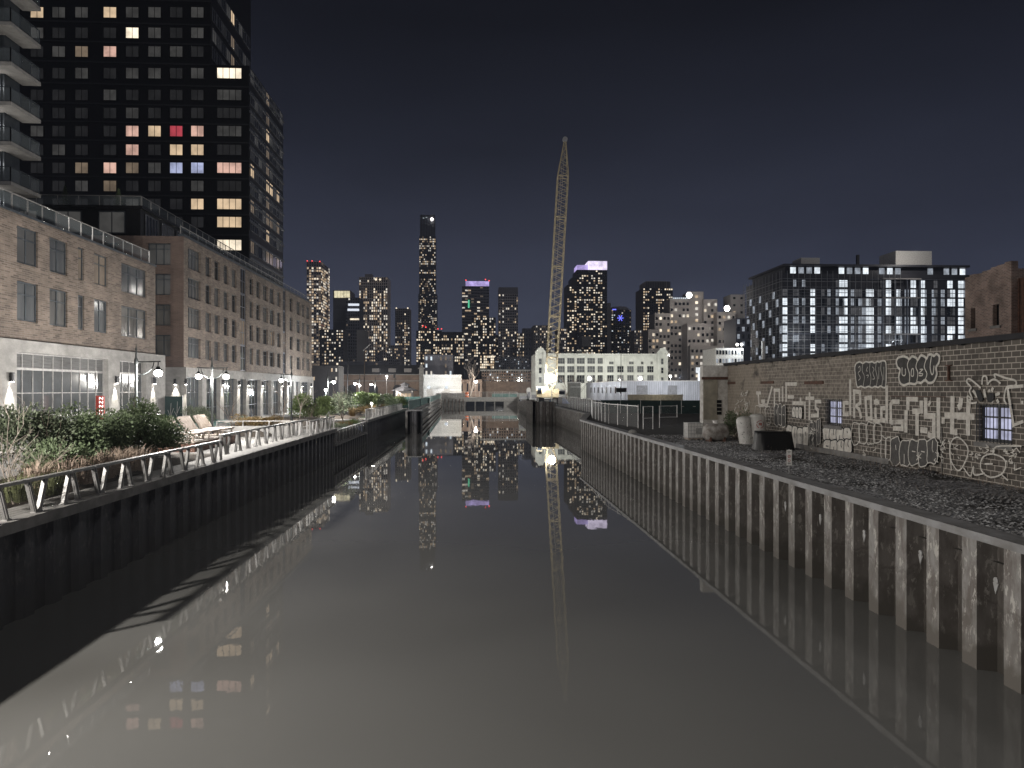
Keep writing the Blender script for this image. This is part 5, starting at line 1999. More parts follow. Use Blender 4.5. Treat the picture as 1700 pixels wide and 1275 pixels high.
# brick building behind it at the right edge
XBK = 30.0
yf, yn = onX(1602, 600, XBK)[1], onX(1679, 600, XBK)[1]
zt = onX(1610, 461, XBK)[2]
bb_ = thing('brick_building', 'old dark brick building with two window openings behind the graffiti wall', 'building', (XBK, (yf + yn) / 2, ZG))
fb = Face(XBK, yf, -90)
ob = []
for p0, p1, ya_, yb_ in ((1611.5, 1619, 511, 546), (1648, 1658.5, 504.5, 541)):
    ob.append((yf - onX(p0, 0, XBK)[1], yf - onX(p1, 0, XBK)[1], onX(p0, yb_, XBK)[2], onX(p1, ya_, XBK)[2]))
mb = MB()
W_ = yf - yn
fb.wall(mb, 0, W_, ZG, zt, ob, .35)
st_ = [0, .4, .9, 1.5, 2.2, 2.7, 3.3, W_]
for k in range(7):
    fb.box(mb, st_[k], st_[k + 1] - .002, zt + .001, zt + (.06, .16, .12, .2, .3, .34, .42)[k], 0, .4)
mb.poly([(XBK, yf, ZG), (XBK + 10, yf, ZG), (XBK + 10, yf, zt), (XBK, yf, zt)])
mb.poly([(XBK, yn, ZG), (XBK + 10, yn, ZG), (XBK + 10, yn, zt), (XBK, yn, zt)])
mb.poly([(XBK, yn, zt), (XBK + 10, yn, zt), (XBK + 10, yf, zt), (XBK, yf, zt)])
mb.build('wall', MAT['brick_old'], bb_)
for i, (u0, u1, z0, z1) in enumerate(ob):
    window(bb_, fb, u0, u1, z0, z1, 1, 2, MAT['black_metal'], MAT['glass_dark'] if i == 0 else MAT['glass_blind'], .25, .06)
    mb = MB()
    fb.box(mb, u0 - .15, u1 + .15, z0 - .16, z0 - .003, -.07, .1)
    mb.build('sill', MAT['concrete_dark'], bb_)
zr_ = onX(1690, 462, XBK + .4)[2]
mb = MB()
mb.box(XBK + .4, XBK + 9, yn - 14, yn - .01, ZG, zr_)
mb.build('rusty_wing', MAT['rust'], bb_)
mb = MB()
for k in range(40):
    mb.box(XBK + .34, XBK + .395, yn - .15 - k * .34, yn - .02 - k * .34, ZG, zr_ - .05)
mb.build('corrugation', MAT['rust'], bb_)

# ================================================================== YARD OBJECTS
x, y, z = onZ(1151, 730, ZY)
t = thing('water_tote', 'white caged plastic liquid tote on a pallet at the left of the yard junk', 'tote', (x, y, ZY))
mb = MB()
mb.box(-.48, .48, -.5, .5, .16, 1.12)
mb.build('tank', MAT['plastic_white'], t, True)
mb = MB()
for k in range(6):
    c = -.5 + k * .2
    for s_ in (-.53, .53):
        mb.tube((c, s_, .14), (c, s_, 1.14), .014, .014, 5)
        mb.tube((s_ * .96, c, .14), (s_ * .96, c, 1.14), .014, .014, 5)
for k in range(5):
    z_ = .2 + k * .23
    for s_ in (-.53, .53):
        mb.tube((-.51, s_, z_), (.51, s_, z_), .014, .014, 5)
        mb.tube((s_ * .96, -.53, z_), (s_ * .96, .53, z_), .014, .014, 5)
mb.build('cage', MAT['galv'], t, True)
mb = MB()
for xx in (-.45, 0, .35):
    mb.box(xx, xx + .12, -.5, .5, 0, .1)
mb.box(-.5, .5, -.52, .52, .1, .15)
mb.build('pallet', MAT['wood'], t, True)
mb = MB()
mb.box(.0, .42, -.556, -.545, .4, .8)
mb.build('label_plate', MAT['galv'], t, True)
x, y, z = onZ(1188, 733, ZY)
t = thing('storage_tank', 'dirty white horizontal cylindrical tank lying beside the tote', 'tank', (x, y, ZY))
mb = MB()
prof = [(.001, -.78), (.35, -.76), (.5, -.66), (.56, -.5), (.56, .5), (.5, .66), (.35, .76), (.001, .78)]
n = 18
vs = [(zz, r * math.cos(2 * math.pi * i / n), .62 + r * math.sin(2 * math.pi * i / n)) for r, zz in prof for i in range(n)]
mb.add(vs, [(k * n + i, k * n + (i + 1) % n, (k + 1) * n + (i + 1) % n, (k + 1) * n + i) for k in range(len(prof) - 1) for i in range(n)])
mb.build('tank_body', M('dirty_white', (.52, .50, .47), .6, 0, (.2, .17, .15), 2.5), t, True, True)
mb = MB()
mb.tube((0, 0, 1.15), (0, 0, 1.3), .17, .17, 14)
mb.tube((0, 0, 1.3), (0, 0, 1.34), .2, .2, 14)
mb.build('filler_cap', MAT['plastic_white'], t, True)
for xx in (-.45, .45):
    mb = MB()
    mb.box(xx - .06, xx + .06, -.45, .45, 0, .3)
    mb.build('cradle', MAT['rust'], t, True)


def round_tank(label, px, py, r, h, tilt, logo):
    x, y, z = onZ(px, py, ZY)
    t = thing('drum_tank', label, 'tank', (x, y, ZY), group='white round-topped tanks')
    mb = MB()
    mb.lathe([(.001, 0), (r * .96, 0), (r, .05), (r, h - r * .7), (r * .93, h - r * .38), (r * .75, h - r * .14), (r * .4, h - .02), (.001, h)], n=20)
    b_ = mb.build('tank_body', MAT['plastic_white'], t, True, True)
    b_.rotation_euler = (0, tilt, 0)
    mb = MB()
    if logo:
        for k in range(20):
            a = 2 * math.pi * k / 20
            a2 = 2 * math.pi * (k + .8) / 20
            if k in (3, 9, 14):
                continue
            for rr_ in ((.2, .24),):
                P = []
                for rad, an in ((rr_[0], a), (rr_[1], a), (rr_[1], a2), (rr_[0], a2)):
                    xx, zz = rad * math.cos(an), h * .66 + rad * math.sin(an)
                    P.append((xx, -math.sqrt(max(.01, r * r - xx * xx)) - .012, zz))
                mb.poly(P)
        for zz in (-.06, .02):
            P = [(xx, -math.sqrt(r * r - xx * xx) - .012, h * .66 + zz + dz) for xx, dz in ((-.1, 0), (.09, 0), (.09, .06), (-.1, .06))]
            mb.poly(P)
        mb.build('round_logo', MAT['red_paint'], t, True)
    else:
        q = random.Random(2)
        for k in range(34):
            xx, zz = q.uniform(-.3, .3), h * q.uniform(.12, .8)
            x2, z2 = xx + q.uniform(-.09, .09), zz + q.uniform(-.12, .12)
            d = .014
            ff = lambda a_: -math.sqrt(r * r - a_ * a_) - .014
            mb.poly([(xx, ff(xx), zz - d), (x2, ff(x2), z2 - d), (x2, ff(x2), z2 + d), (xx, ff(xx), zz + d)])
        o = mb.build('scribble', MAT['graf_black'], t, True)
        o.parent = b_
        o.location = (0, 0, 0)
    return t


round_tank('white round-topped tank leaning left with black scribbles beside the black tarp', 1240, 737, .44, 1.72, -.15, False)
round_tank('upright white round-topped tank with a round red mark behind the black tarp', 1257, 737, .50, 1.85, 0, True)
x, y, z = onZ(1283, 747, ZY)
t = thing('tarp_covered_table', 'black tarp draped over a low table in front of the white tanks', 'covered table', (x, y, ZY), R(-8))
mb = MB()
vs, fs = [], []
q = random.Random(4)
n = 40
for k in range(7):
    zz = 1.02 * (1 - k / 6)
    for i in range(n):
        a = 2 * math.pi * i / n
        ca, sa = math.cos(a), math.sin(a)
        e_ = .35
        ww = 1 + .11 * (k / 6) ** 1.2 + .06 * (k / 6) * math.sin(i * 2.9 + k * .4)
        vs.append((.93 * ww * math.copysign(abs(ca) ** e_, ca), .55 * ww * math.copysign(abs(sa) ** e_, sa), max(.01, zz + .02 * math.sin(i * 1.3))))
fs = [(k * n + i, k * n + (i + 1) % n, (k + 1) * n + (i + 1) % n, (k + 1) * n + i) for k in range(6) for i in range(n)] + [tuple(range(n - 1, -1, -1))]
mb.add(vs, fs)
mb.build('tarp', MAT['tarp'], t, True, True)
# sign on a post
x, y, z = onZ(1310, 785, ZY)
t = thing('warning_sign', 'small white warning sign with red marks on a thin post at the gravel edge', 'sign', (x, y, ZY), R(-14))
mb = MB()
mb.box(-.015, .015, -.01, .02, 0, .95)
mb.build('post', MAT['galv'], t, True)
mb = MB()
mb.box(-.1, .1, -.03, -.012, .30, .92)
bd = mb.build('board', MAT['plastic_white'], t, True)
mb = MB()
for cz, r_ in ((.66, .058), (.5, .052)):
    for k in range(16):
        a, a2 = 2 * math.pi * k / 16, 2 * math.pi * (k + 1) / 16
        mb.poly([(r * math.cos(an), -.0335, cz + r * math.sin(an)) for r, an in ((r_ * .68, a), (r_, a), (r_, a2), (r_ * .68, a2))])
mb.poly([(-.035, -.0345, .625), (-.022, -.0345, .618), (.036, -.0345, .695), (.024, -.0345, .702)])
mb.build('red_ring', MAT['red_paint'], bd, True)
mb = MB()
for z_, w_ in ((.845, .07), (.82, .05), (.40, .06), (.375, .065), (.35, .05)):
    mb.box(-w_, w_, -.0335, -.031, z_, z_ + .013)
mb.build('text_bars', MAT['graf_black'], bd, True)
# shrub between tank and white tanks, weeds
def leaves(mb, c, rad, n, size, q, flat=1.0, lumps=None, up=.3):
    lumps = lumps or 7
    cs = []
    for k in range(lumps):
        a, e_ = q.uniform(0, 6.28), q.uniform(-.4, 1)
        rr = q.uniform(.35, .75)
        cs.append((Vector((math.cos(a) * rr * rad[0], math.sin(a) * rr * rad[1], e_ * .62 * rad[2])), q.uniform(.32, .55)))
    for k in range(n):
        cc, rr = cs[q.randrange(lumps)]
        d = Vector((q.gauss(0, 1), q.gauss(0, 1), q.gauss(0, 1))).normalized()
        s_ = q.random() ** .45
        p = Vector(c) + cc + Vector((d.x * rad[0], d.y * rad[1], d.z * rad[2])) * rr * s_
        o = (d + Vector((q.uniform(-.9, .9), q.uniform(-.9, .9), q.uniform(-.5, 1)))).normalized()
        sd = o.cross(Vector((q.uniform(-1, 1), q.uniform(-1, 1), q.uniform(-1, 1)))).normalized()
        L = size * q.uniform(.6, 1.35)
        w = L * .26
        if p.z < c[2] - rad[2] * .98:
            continue
        mb.poly([p, p + o * L * .5 + sd * w, p + o * L, p + o * L * .5 - sd * w])


def twigs(mb, base, h, spread, q, n=5, r=.03, depth_=3, bend=.35):
    def grow(p, d, L, r_, k):
        if r_ < .003 or k < 0:
            return
        pts = [p]
        for s_ in range(3):
            d = (d + Vector((q.uniform(-1, 1), q.uniform(-1, 1), q.uniform(-.2, .5))) * bend * .35).normalized()
            pts.append(pts[-1] + d * L / 3)
        for i in range(3):
            mb.tube(pts[i], pts[i + 1], r_ * (1 - i * .2), r_ * (1 - (i + 1) * .2), 5 if r_ > .015 else 3)
        for s_ in range(q.choice((2, 3, 3))):
            i = q.randrange(1, 4)
            dd = (d + Vector((q.uniform(-1, 1), q.uniform(-1, 1), q.uniform(-.3, .6))) * spread).normalized()
            grow(pts[i], dd, L * q.uniform(.5, .8), r_ * .55, k - 1)
    for k in range(n):
        a = q.uniform(0, 6.28)
        s_ = spread if n > 1 else .08
        grow(Vector(base), Vector((math.cos(a) * s_ * .5, math.sin(a) * s_ * .5, 1)).normalized(), h * q.uniform(.35, .5), r, depth_)


def shrub(label, px, py, Xp, rx, rz, mat, n, size=.1, seed=1, ry=None, zg=ZG + .2, cat='shrub', group=None, stems=True):
    x, y, _ = onX(px, py, Xp)
    q = random.Random(seed)
    t = thing('shrub', label, cat, (x, y, zg), group=group)
    mb = MB()
    ry = ry or rx
    leaves(mb, (0, 0, rz * .78), (rx, ry, rz), int(n * 1.6), size, q, lumps=10)
    mb.build('foliage', mat, t, True)
    if stems:
        mb = MB()
        twigs(mb, (0, 0, 0), rz * 1.9, .7, q, 5, .028, 2)
        mb.build('stems', MAT['bark'], t, True)
    return t


BIG = 'dense evergreen shrubs behind the near railing'
sh = [('broad dark evergreen shrub at the right end of the near shrub mass beside the loungers', 252, -15.4, 1.55, 1.35, 'leaf', 4200),
      ('tall evergreen shrub under the first lamp post', 212, -16.2, 1.6, 1.75, 'leaf', 4200),
      ('middle evergreen shrub of the near mass below the red sign', 165, -15.8, 1.5, 1.55, 'leaf', 4200),
      ('evergreen shrub of the near mass left of the red sign', 118, -15.9, 1.4, 1.5, 'leaf', 4000),
      ('leafy shrub at the left edge behind the bare twiggy shrub', 55, -16.2, 1.3, 1.6, 'leaf_silver', 3400),
      ('low dark shrub behind the reddish grasses', 95, -14.7, 1.1, .95, 'leaf', 2600)]
for i, (lb, px, Xp, rx, rz, m, n) in enumerate(sh):
    shrub(lb, px, 700, Xp, rx, rz, MAT[m], n, .13, 20 + i, group=BIG)
shrub('pale green airy shrub left of the loungers near the two-armed lamp', 322, 690, -24.0, 1.5, 1.2, MAT['leaf_silver'], 2400, .12, 40)
shrub('pale green shrub at the foot of the two-armed lamp post', 338, 700, -23.0, 1.1, .9, MAT['leaf_silver'], 1500, .12, 41)
shrub('low brown autumn shrub behind the loungers', 415, 700, -18, 1.5, .8, MAT['leaf_brown'], 1800, .13, 42)
shrub('low yellowish shrub in front of the café tables', 438, 705, -17.5, 1.4, .7, MAT['leaf_brown'], 1600, .13, 43)
shrub('large bright green rounded shrub in the middle of the promenade', 516, 680, -18.2, 2.5, 1.65, MAT['leaf_bright'], 4600, .2, 44)
shrub('bright green shrub just right of the bare tree', 603, 676, -17.5, 3.0, 1.75, MAT['leaf_bright'], 4000, .22, 45)
shrub('greyish shrub behind the bare tree', 556, 676, -18.0, 2.4, 1.6, MAT['leaf_silver'], 3400, .2, 46)
shrub('dark green low shrub bank before the green fence', 637, 672, -16.2, 3.2, 1.5, MAT['leaf'], 3600, .26, 47)
shrub('bright low shrub at the end of the planting by the green fence', 655, 675, -15, 2.6, 1.2, MAT['leaf_bright'], 2600, .26, 48)
shrub('brown undergrowth right of the bare tree trunk', 598, 705, -15.2, 1.8, .7, MAT['leaf_brown'], 1400, .14, 49)
for k_, (px_, Xp_, m_) in enumerate(((561, -14.0, 'leaf_silver'), (572, -14.2, 'leaf_brown'), (584, -14.0, 'leaf_bright'), (593, -13.9, 'leaf_brown'), (601, -14.1, 'leaf_silver'))):
    shrub(('pale', 'brown', 'bright green', 'second brown', 'last pale')[k_] + ' low plant on the slope behind the lowered overlook railing', px_, 710, Xp_, 1.0, .6, MAT[m_], 900, .14, 130 + k_, zg=1.9, cat='plant')
shrub('dark thorny bush between the dirty tank and the white tanks', 1222, 715, 17.3, .9, 1.1, MAT['leaf'], 1500, .11, 50, zg=ZY)


def bare(name, label, px, py, Xp, h, seed, n=1, r=.07, mat='bark', depth_=4, spread=.75, lean=None, zg=ZG + .1, lv=0, cat='tree'):
    x, y, _ = onX(px, py, Xp)
    q = random.Random(seed)
    t = thing(name, label, cat, (x, y, zg))
    mb = MB()
    twigs(mb, (0, 0, 0), h, spread, q, n, r, depth_)
    mb.build('branches', MAT[mat], t, True)
    if lv:
        mb = MB()
        leaves(mb, (0, 0, h * .45), (h * .3, h * .3, h * .28), lv, .16, q)
        mb.build('foliage', MAT['leaf_silver'], t, True)
    return t


bare('bare_shrub', 'bare twiggy pale shrub at the left edge behind the railing', 22, 760, -14.2, 3.4, 61, 4, .028, 'bark_pale', 4, .8, cat='shrub')
bare('bare_shrub', 'second bare twiggy shrub leaning right over the dark shrubs', 52, 740, -14.6, 2.6, 62, 3, .024, 'bark_pale', 4, .9, cat='shrub')
bare('bare_tree', 'bare reddish young tree standing above the lowered overlook', 568, 720, -15.6, 6.6, 63, 1, .09, 'bark_pale', 5, .62, zg=2.0, lv=700)
bare('bare_tree', 'thin bare sapling right of the two-armed lamp post', 384, 690, -19.5, 5.2, 64, 1, .05, 'bark', 4, .7)
bare('bare_tree', 'thin bare sapling beside the third lamp post', 470, 690, -20, 5.6, 65, 1, .05, 'bark', 4, .7)
bare('bare_shrub', 'bare twiggy bush below the third lamp post', 460, 690, -18.5, 3.4, 66, 6, .03, 'bark', 4, .8, cat='shrub')
bare('bare_tree', 'bare sapling leaning right just past the third lamp post', 497, 690, -19, 4.6, 68, 1, .05, 'bark_pale', 4, .75)
# big bare tree at the canal head
x, y, _ = onY(779, 650, 286)
t = thing('bare_tree', 'big pale bare tree spreading behind the canal head lamp', 'tree', (x, y, ZG))
mb = MB()
q = random.Random(70)
twigs(mb, (0, 0, 0), 22, .85, q, 2, .26, 4)
mb.build('branches', MAT['bark_pale'], t, True)
x, y, _ = onY(965, 650, 240)
for px, h_, sd in ((962, 11, 71), (1000, 10, 72), (940, 9, 73)):
    x, y, _ = onY(px, 650, 246)
    t = thing('bare_tree', 'brownish bare street tree before the pale factory, %s' % {962: 'the tallest one', 1000: 'the right one', 940: 'nearest the crane'}[px], 'tree', (x, y, ZG))
    mb = MB()
    twigs(mb, (0, 0, 0), h_, .7, random.Random(sd), 3, .16, 4)
    mb.build('branches', MAT['bark'], t, True)


# grasses
def grass(label, px, py, Xp, n, h, mat, seed, rad=.45, zg=ZG + .3):
    x, y, _ = onX(px, py, Xp)
    q = random.Random(seed)
    t = thing('ornamental_grass', label, 'grass clump', (x, y, zg), group='ornamental grass clumps behind the railing')
    mb = MB()
    for k in range(n):
        a = q.uniform(0, 6.28)
        r0 = q.uniform(0, .42)
        L = h * q.uniform(.4, 1.2)
        out = rad * q.uniform(.3, 1.5)
        p = Vector((math.cos(a) * r0, math.sin(a) * r0, 0))
        d = Vector((math.cos(a), math.sin(a), 0))
        sd = Vector((-d.y, d.x, 0))
        m_ = p + d * out * .45 + Vector((0, 0, L * .7))
        e_ = p + d * out + Vector((0, 0, L * .82))
        w = .010
        mb.add([p - sd * w, p + sd * w, m_ + sd * w, m_ - sd * w, e_ + sd * .004 - Vector((0, 0, .0)), e_ - sd * .004], [(0, 1, 2, 3), (3, 2, 4, 5)])
    mb.build('blades', MAT[mat], t, True)


gl = [(62, -14.0, 'grass_red', 'nearest the camera beside the bare shrub'), (105, -13.9, 'grass_red', 'second along the railing'), (140, -13.8, 'grass_red', 'between the two brightest struts'), (172, -13.9, 'grass_red', 'below the red sign'),
      (200, -13.9, 'grass_red', 'before the dense shrubs'), (30, -13.6, 'grass_green', 'at the left frame edge'), (225, -13.9, 'grass_red', 'under the first lamp post'), (85, -13.4, 'grass_green', 'low against the railing')]
for i, (px, Xp, m, lb) in enumerate(gl):
    grass(('reddish' if m == 'grass_red' else 'greenish') + ' fountain grass clump ' + lb, px, 760, Xp, 300, 1.1 if m == 'grass_red' else .8, m, 80 + i)
for i, (px, Xp) in enumerate(((620, -14.6), (635, -14.4), (585, -14.9), (612, -16))):
    grass('straw coloured grass clump %s' % ('by the tall short railing', 'before the farthest railing', 'near the bare tree foot', 'behind the overlook')[i], px, 700, Xp, 260, 1.2, 'leaf_brown', 95 + i, .6)
# dry weeds at the foot of the graffiti wall
mb = MB()
q = random.Random(31)
for k in range(900):
    y = q.uniform(15, 45)
    x = XG - abs(q.gauss(0, .35)) - .1 if q.random() < .6 else q.uniform(14.5, 18)
    if x < 18 and math.sin(y * .9) + math.sin(x * 2 + y * .37) < .4:
        continue
    h_ = q.uniform(.08, .4)
    a = q.uniform(0, 6.28)
    mb.poly([(x, y, ZY), (x + .012, y, ZY), (x + .12 * math.cos(a), y + .12 * math.sin(a), ZY + h_)])
o = mb.build('dry_weeds', MAT['grass_red'])
tag(o, 'sparse dry weeds along the foot of the graffiti wall', 'weeds')
o['kind'] = 'stuff'

# ================================================================== PROMENADE FURNITURE
t = thing('lounge_deck', 'low brown plank deck carrying the wooden loungers beside the path', 'deck', (-17.3, 46.6, ZG))
mb = MB()
mb.box(-18.7, -16.1, 42.7, 50.4, ZG, ZG + .52)
mb.build('base', MAT['rust'], t)
mb = MB()
for k in range(14):
    mb.box(-18.75 + k * .19, -18.58 + k * .19, 42.65, 50.45, ZG + .522, ZG + .58)
mb.build('planks', MAT['wood'], t)
lg = None
for i, px in enumerate((306, 331, 357)):
    x, y, z = onZ(px, 733 - i * 2.5, ZG)
    x, y = -17.55, 44.1 + i * 2.55
    lb = ('wooden slatted lounger nearest the big shrubs', 'middle wooden slatted lounger', 'wooden slatted lounger farthest along the promenade')[i]
    if lg is None:
        lg = t = thing('wooden_lounger', lb, 'lounger', (x, y, ZG + .6), group='wooden loungers facing the canal')
        mb = MB()
        for k in range(9):
            mb.box(-.2 + k * .17, -.06 + k * .17, -.95, .95, .42, .47)
        for yy in (-.85, 0, .8):
            mb.box(-.2, 1.3, yy, yy + .06, .34, .415)
        mb.build('seat', MAT['wood'], t, True)
        mb = MB()
        for k in range(11):
            yy = -.94 + k * .172
            mb.bar((-.2, yy + .07, .45), (-.75, yy + .07, 1.32), .14, .04, (0, 1, 0))
        mb.build('backrest', MAT['wood'], t, True)
        for xx in (-.1, 1.1):
            for yy in (-.85, .8):
                mb = MB()
                mb.box(xx, xx + .08, yy, yy + .08, 0, .335)
                mb.build('leg', MAT['wood'], t, True)
    else:
        t = copy_tree(lg)
        t.location = (x, y, ZG + .6)
        t['label'] = lb
# bench plinth behind the railing
t = thing('low_wall', 'low pale concrete wall with a rail beside the second railing section', 'wall', (-15.5, 57, ZG))
mb = MB()
mb.box(-20, -14.2, 57.6, 58, ZG, ZG + .75)
mb.build('wall', MAT['concrete'], t)
mb = MB()
mb.bar((-20, 57.6, ZG + 1.15), (-13.6, 57.6, ZG + 1.15), .06, .06)
for x in (-20, -18, -16, -13.7):
    mb.box(x - .03, x + .03, 57.56, 57.62, ZG, ZG + 1.13)
mb.build('rail', MAT['rail_metal'], t)
# café tables and chairs
cafe_chair = None
pos = [(-23.5, 60), (-22.2, 64.5), (-23.6, 69), (-22.0, 73), (-23.8, 77)]
for i, (x, y) in enumerate(pos):
    where = ('nearest', 'second nearest', 'middle', 'fourth', 'farthest')[i]
    if i == 0:
        ct = t = thing('cafe_table', where + ' pale green café table along the brick block', 'table', (x, y, ZG), group='café tables')
        mb = MB()
        mb.tube((0, 0, .72), (0, 0, .75), .42, .42, 18)
        mb.build('table_top', MAT['teal_wrap'], t, True)
        mb = MB()
        mb.tube((0, 0, .03), (0, 0, .72), .03)
        mb.tube((0, 0, 0), (0, 0, .03), .25, .25, 14)
        mb.build('pedestal', MAT['galv'], t, True)
    else:
        t = copy_tree(ct)
        t.location = (x, y, ZG)
        t['label'] = where + ' pale green café table along the brick block'
    for j, (dx, dy, rz) in enumerate(((.75, 0, 90), (-.1, -.75, 0))):
        lb = 'pale café chair %s the %s café table' % (('on the canal side of', 'on the near side of')[j], where)
        if cafe_chair is None:
            cafe_chair = c_ = thing('cafe_chair', lb, 'chair', (x + dx, y + dy, ZG), R(rz), 'café chairs')
            mb = MB()
            mb.box(-.2, .2, -.2, .2, .43, .46)
            mb.build('seat', MAT['teal_wrap'], c_, True)
            mb = MB()
            for k in range(4):
                mb.box(-.2, .2, -.22, -.19, .52 + k * .09, .57 + k * .09)
            mb.build('backrest', MAT['teal_wrap'], c_, True)
            for xx in (-.18, .18):
                for yy in (-.2, .17):
                    mb = MB()
                    mb.box(xx - .015, xx + .015, yy - .015, yy + .015, 0, .43 if yy > 0 else .86)
                    mb.build('leg', MAT['galv'], c_, True)
        else:
            c_ = copy_tree(cafe_chair)
            c_.location = (x + dx, y + dy, ZG)
            c_.rotation_euler = (0, 0, R(rz))
            c_['label'] = lb
# red sign with slanted lit letters
x, y, z = onX(166.5, 690, -26.0)
t = thing('shop_sign', 'upright red shop sign with slanted lit white letters before the near brick block', 'sign', (x, y, ZG))
z0, z1 = onX(166, 692, -26.0)[2], onX(166, 657, -26.0)[2]
mb = MB()
mb.box(x - .28, x + .28, y - .05, y + .05, z0 - .2, z1)
mb.build('board', MAT['red_paint'], t)
mb = MB()
mb.box(x - .04, x + .04, y - .04, y + .04, ZG, z0 - .2)
mb.build('post', MAT['black_metal'], t)
for k in range(5):
    zc = z1 - .16 - k * (z1 - z0 - .1) / 5
    mb = MB()
    P = [(x - .02, zc - .10), (x - .02, zc + .06), (x + .2, zc - .1), (x + .2, zc + .08)]
    for p_, q_ in zip(P, P[1:]):
        mb.bar((p_[0], y - .07, p_[1]), (q_[0], y - .07, q_[1]), .03, .045, (0, 1, 0))
    mb.build('letter', SIGN_L, t)
# green banner fence with pale leaf drawing
x0, x1 = onY(271, 0, 66)[0], onY(303, 0, 66)[0]
t = thing('banner_fence', 'dark green banner fence with a pale leaf drawing between the two brick blocks', 'fence', ((x0 + x1) / 2, 66, ZG))
z1 = onY(287, 658, 66)[2]
mb = MB()
mb.box(x0, x1, 65.96, 66.0, ZG + .1, z1)
mb.build('banner', MAT['green_wrap'], t)
mb = MB()
for p_, q_ in (((.35, .1), (.42, .8)), ((.4, .35), (.25, .6)), ((.4, .4), (.55, .65)), ((.7, .2), (.75, .85)), ((.72, .4), (.6, .55)), ((.73, .5), (.88, .7)), ((.55, .15), (.68, .3))):
    mb.bar((x0 + (x1 - x0) * p_[0], 65.94, ZG + p_[1] * (z1 - ZG)), (x0 + (x1 - x0) * q_[0], 65.94, ZG + q_[1] * (z1 - ZG)), .03, .02, (0, 1, 0))
mb.build('leaf_drawing', MAT['pale_wall'], t)
for x in (x0, (x0 + x1) / 2, x1):
    mb = MB()
    mb.tube((x, 66.05, ZG), (x, 66.05, z1 + .1), .04)
    mb.build('post', MAT['galv'], t)
# path light
x, y, z = onX(617, 670, -14.6)
t = thing('path_light', 'small bright bollard light beside the far railing', 'lamp', (x, y, ZG))
mb = MB()
mb.tube((0, 0, 0), (0, 0, z - ZG - .1), .06)
mb.build('post', MAT['galv'], t, True)
mb = MB()
mb.ball((0, 0, z - ZG), .16)
mb.build('bulb', BULB, t, True, True)
point(t, (.3, -.3, z - ZG + .1), 260, r=.1)
t = thing('handrail', 'bent steel stair handrail behind the overlook railing', 'handrail', (onX(540, 690, -14.8)[0], onX(540, 690, -14.8)[1], ZG))
mb = MB()
mb.path([(0, 0, 0), (0, .3, .95), (.05, 1.6, 1.35), (.05, 1.8, .4)], .03)
mb.build('rail', MAT['galv'], t, True)


# ================================================================== FENCES
def wrap_fence(label, P, z0, h, mat, step=3.0, name='construction_fence', marks=None):
    t = thing(name, label, 'fence', (P[0][0], P[0][1], z0))
    mb = MB()
    pm = MB()
    for a, b in zip(P, P[1:]):
        a, b = Vector(a), Vector(b)
        L = (b - a).length
        n = max(1, round(L / step))
        prev = None
        for k in range(n + 1):
            c = a + (b - a) * k / n
            pm.tube((c.x, c.y, z0), (c.x, c.y, z0 + h + .08), .04, .04, 6)
            if prev is not None:
                sg = .06 * ((k % 3) - 1)
                mb.bar((prev.x, prev.y, z0 + h / 2), (c.x, c.y, z0 + h / 2 + sg * .3), .04, h - .05)
            prev = c
    mb.build('screen', mat, t)
    pm.build('posts', MAT['galv'], t)
    return t


t = wrap_fence('long dark green screened fence across the back of the yard, left of the porch', [(onY(997, 0, 100)[0], 100), (onY(1166, 0, 96)[0], 96)], ZY, 1.85, MAT['green_wrap'])
mb = MB()
x0, x1 = onY(997, 0, 99.5)[0], onY(1166, 0, 95.5)[0]
q = random.Random(8)
for k in range(9):
    x = x0 + (x1 - x0) * (k + .15) / 9
    y = 100 - 4 * (k + .15) / 9
    mb.box(x + .2, x + q.uniform(.8, 1.5), y - .14, y - .09, ZY + .95, ZY + 1.05)
mb.build('banner_print', MAT['stucco_dim'], t)
wrap_fence('teal screened fence on top of the banded wall at the left of the canal head', [(-9.95, 112), (-12.2, 270)], 3.2, 1.5, MAT['teal_wrap'])
wrap_fence('short teal fence end closing the promenade behind the black cofferdam', [(-14.4, 141), (-10.2, 141)], ZG, 2.2, MAT['teal_wrap'], 2)
wrap_fence('dark green low fence along the street behind the planting', [(-40, 170), (-10.2, 170)], ZG, 1.6, MAT['green_wrap'])
wrap_fence('teal fence on the right half of the canal head', [(7, 273.4), (16.5, 273.4)], 3.3, 1.4, MAT['teal_wrap'])
CL = meshmat()
CL.name = 'chain_link'


def chain_fence(label, P, z0, h, step=2.6, gates=False):
    t = thing('chain_link_fence', label, 'fence', (P[0][0], P[0][1], z0))
    for a, b in zip(P, P[1:]):
        a, b = Vector(a), Vector(b)
        L = (b - a).length
        n = max(1, round(L / step))
        for k in range(n + 1):
            c = a + (b - a) * k / n
            mb = MB()
            mb.tube((c.x, c.y, z0), (c.x, c.y, z0 + h), .045, .045, 8)
            mb.ball((c.x, c.y, z0 + h + .03), .06, 8)
            mb.build('post', MAT['galv'], t)
        mb = MB()
        mb.bar((*a, z0 + h - .05), (*b, z0 + h - .05), .05, .05)
        mb.build('top_rail', MAT['galv'], t)
        mb = MB()
        mb.bar((*a, z0 + h / 2), (*b, z0 + h / 2), .01, h - .15)
        mb.build('chain_link', CL, t)
    return t


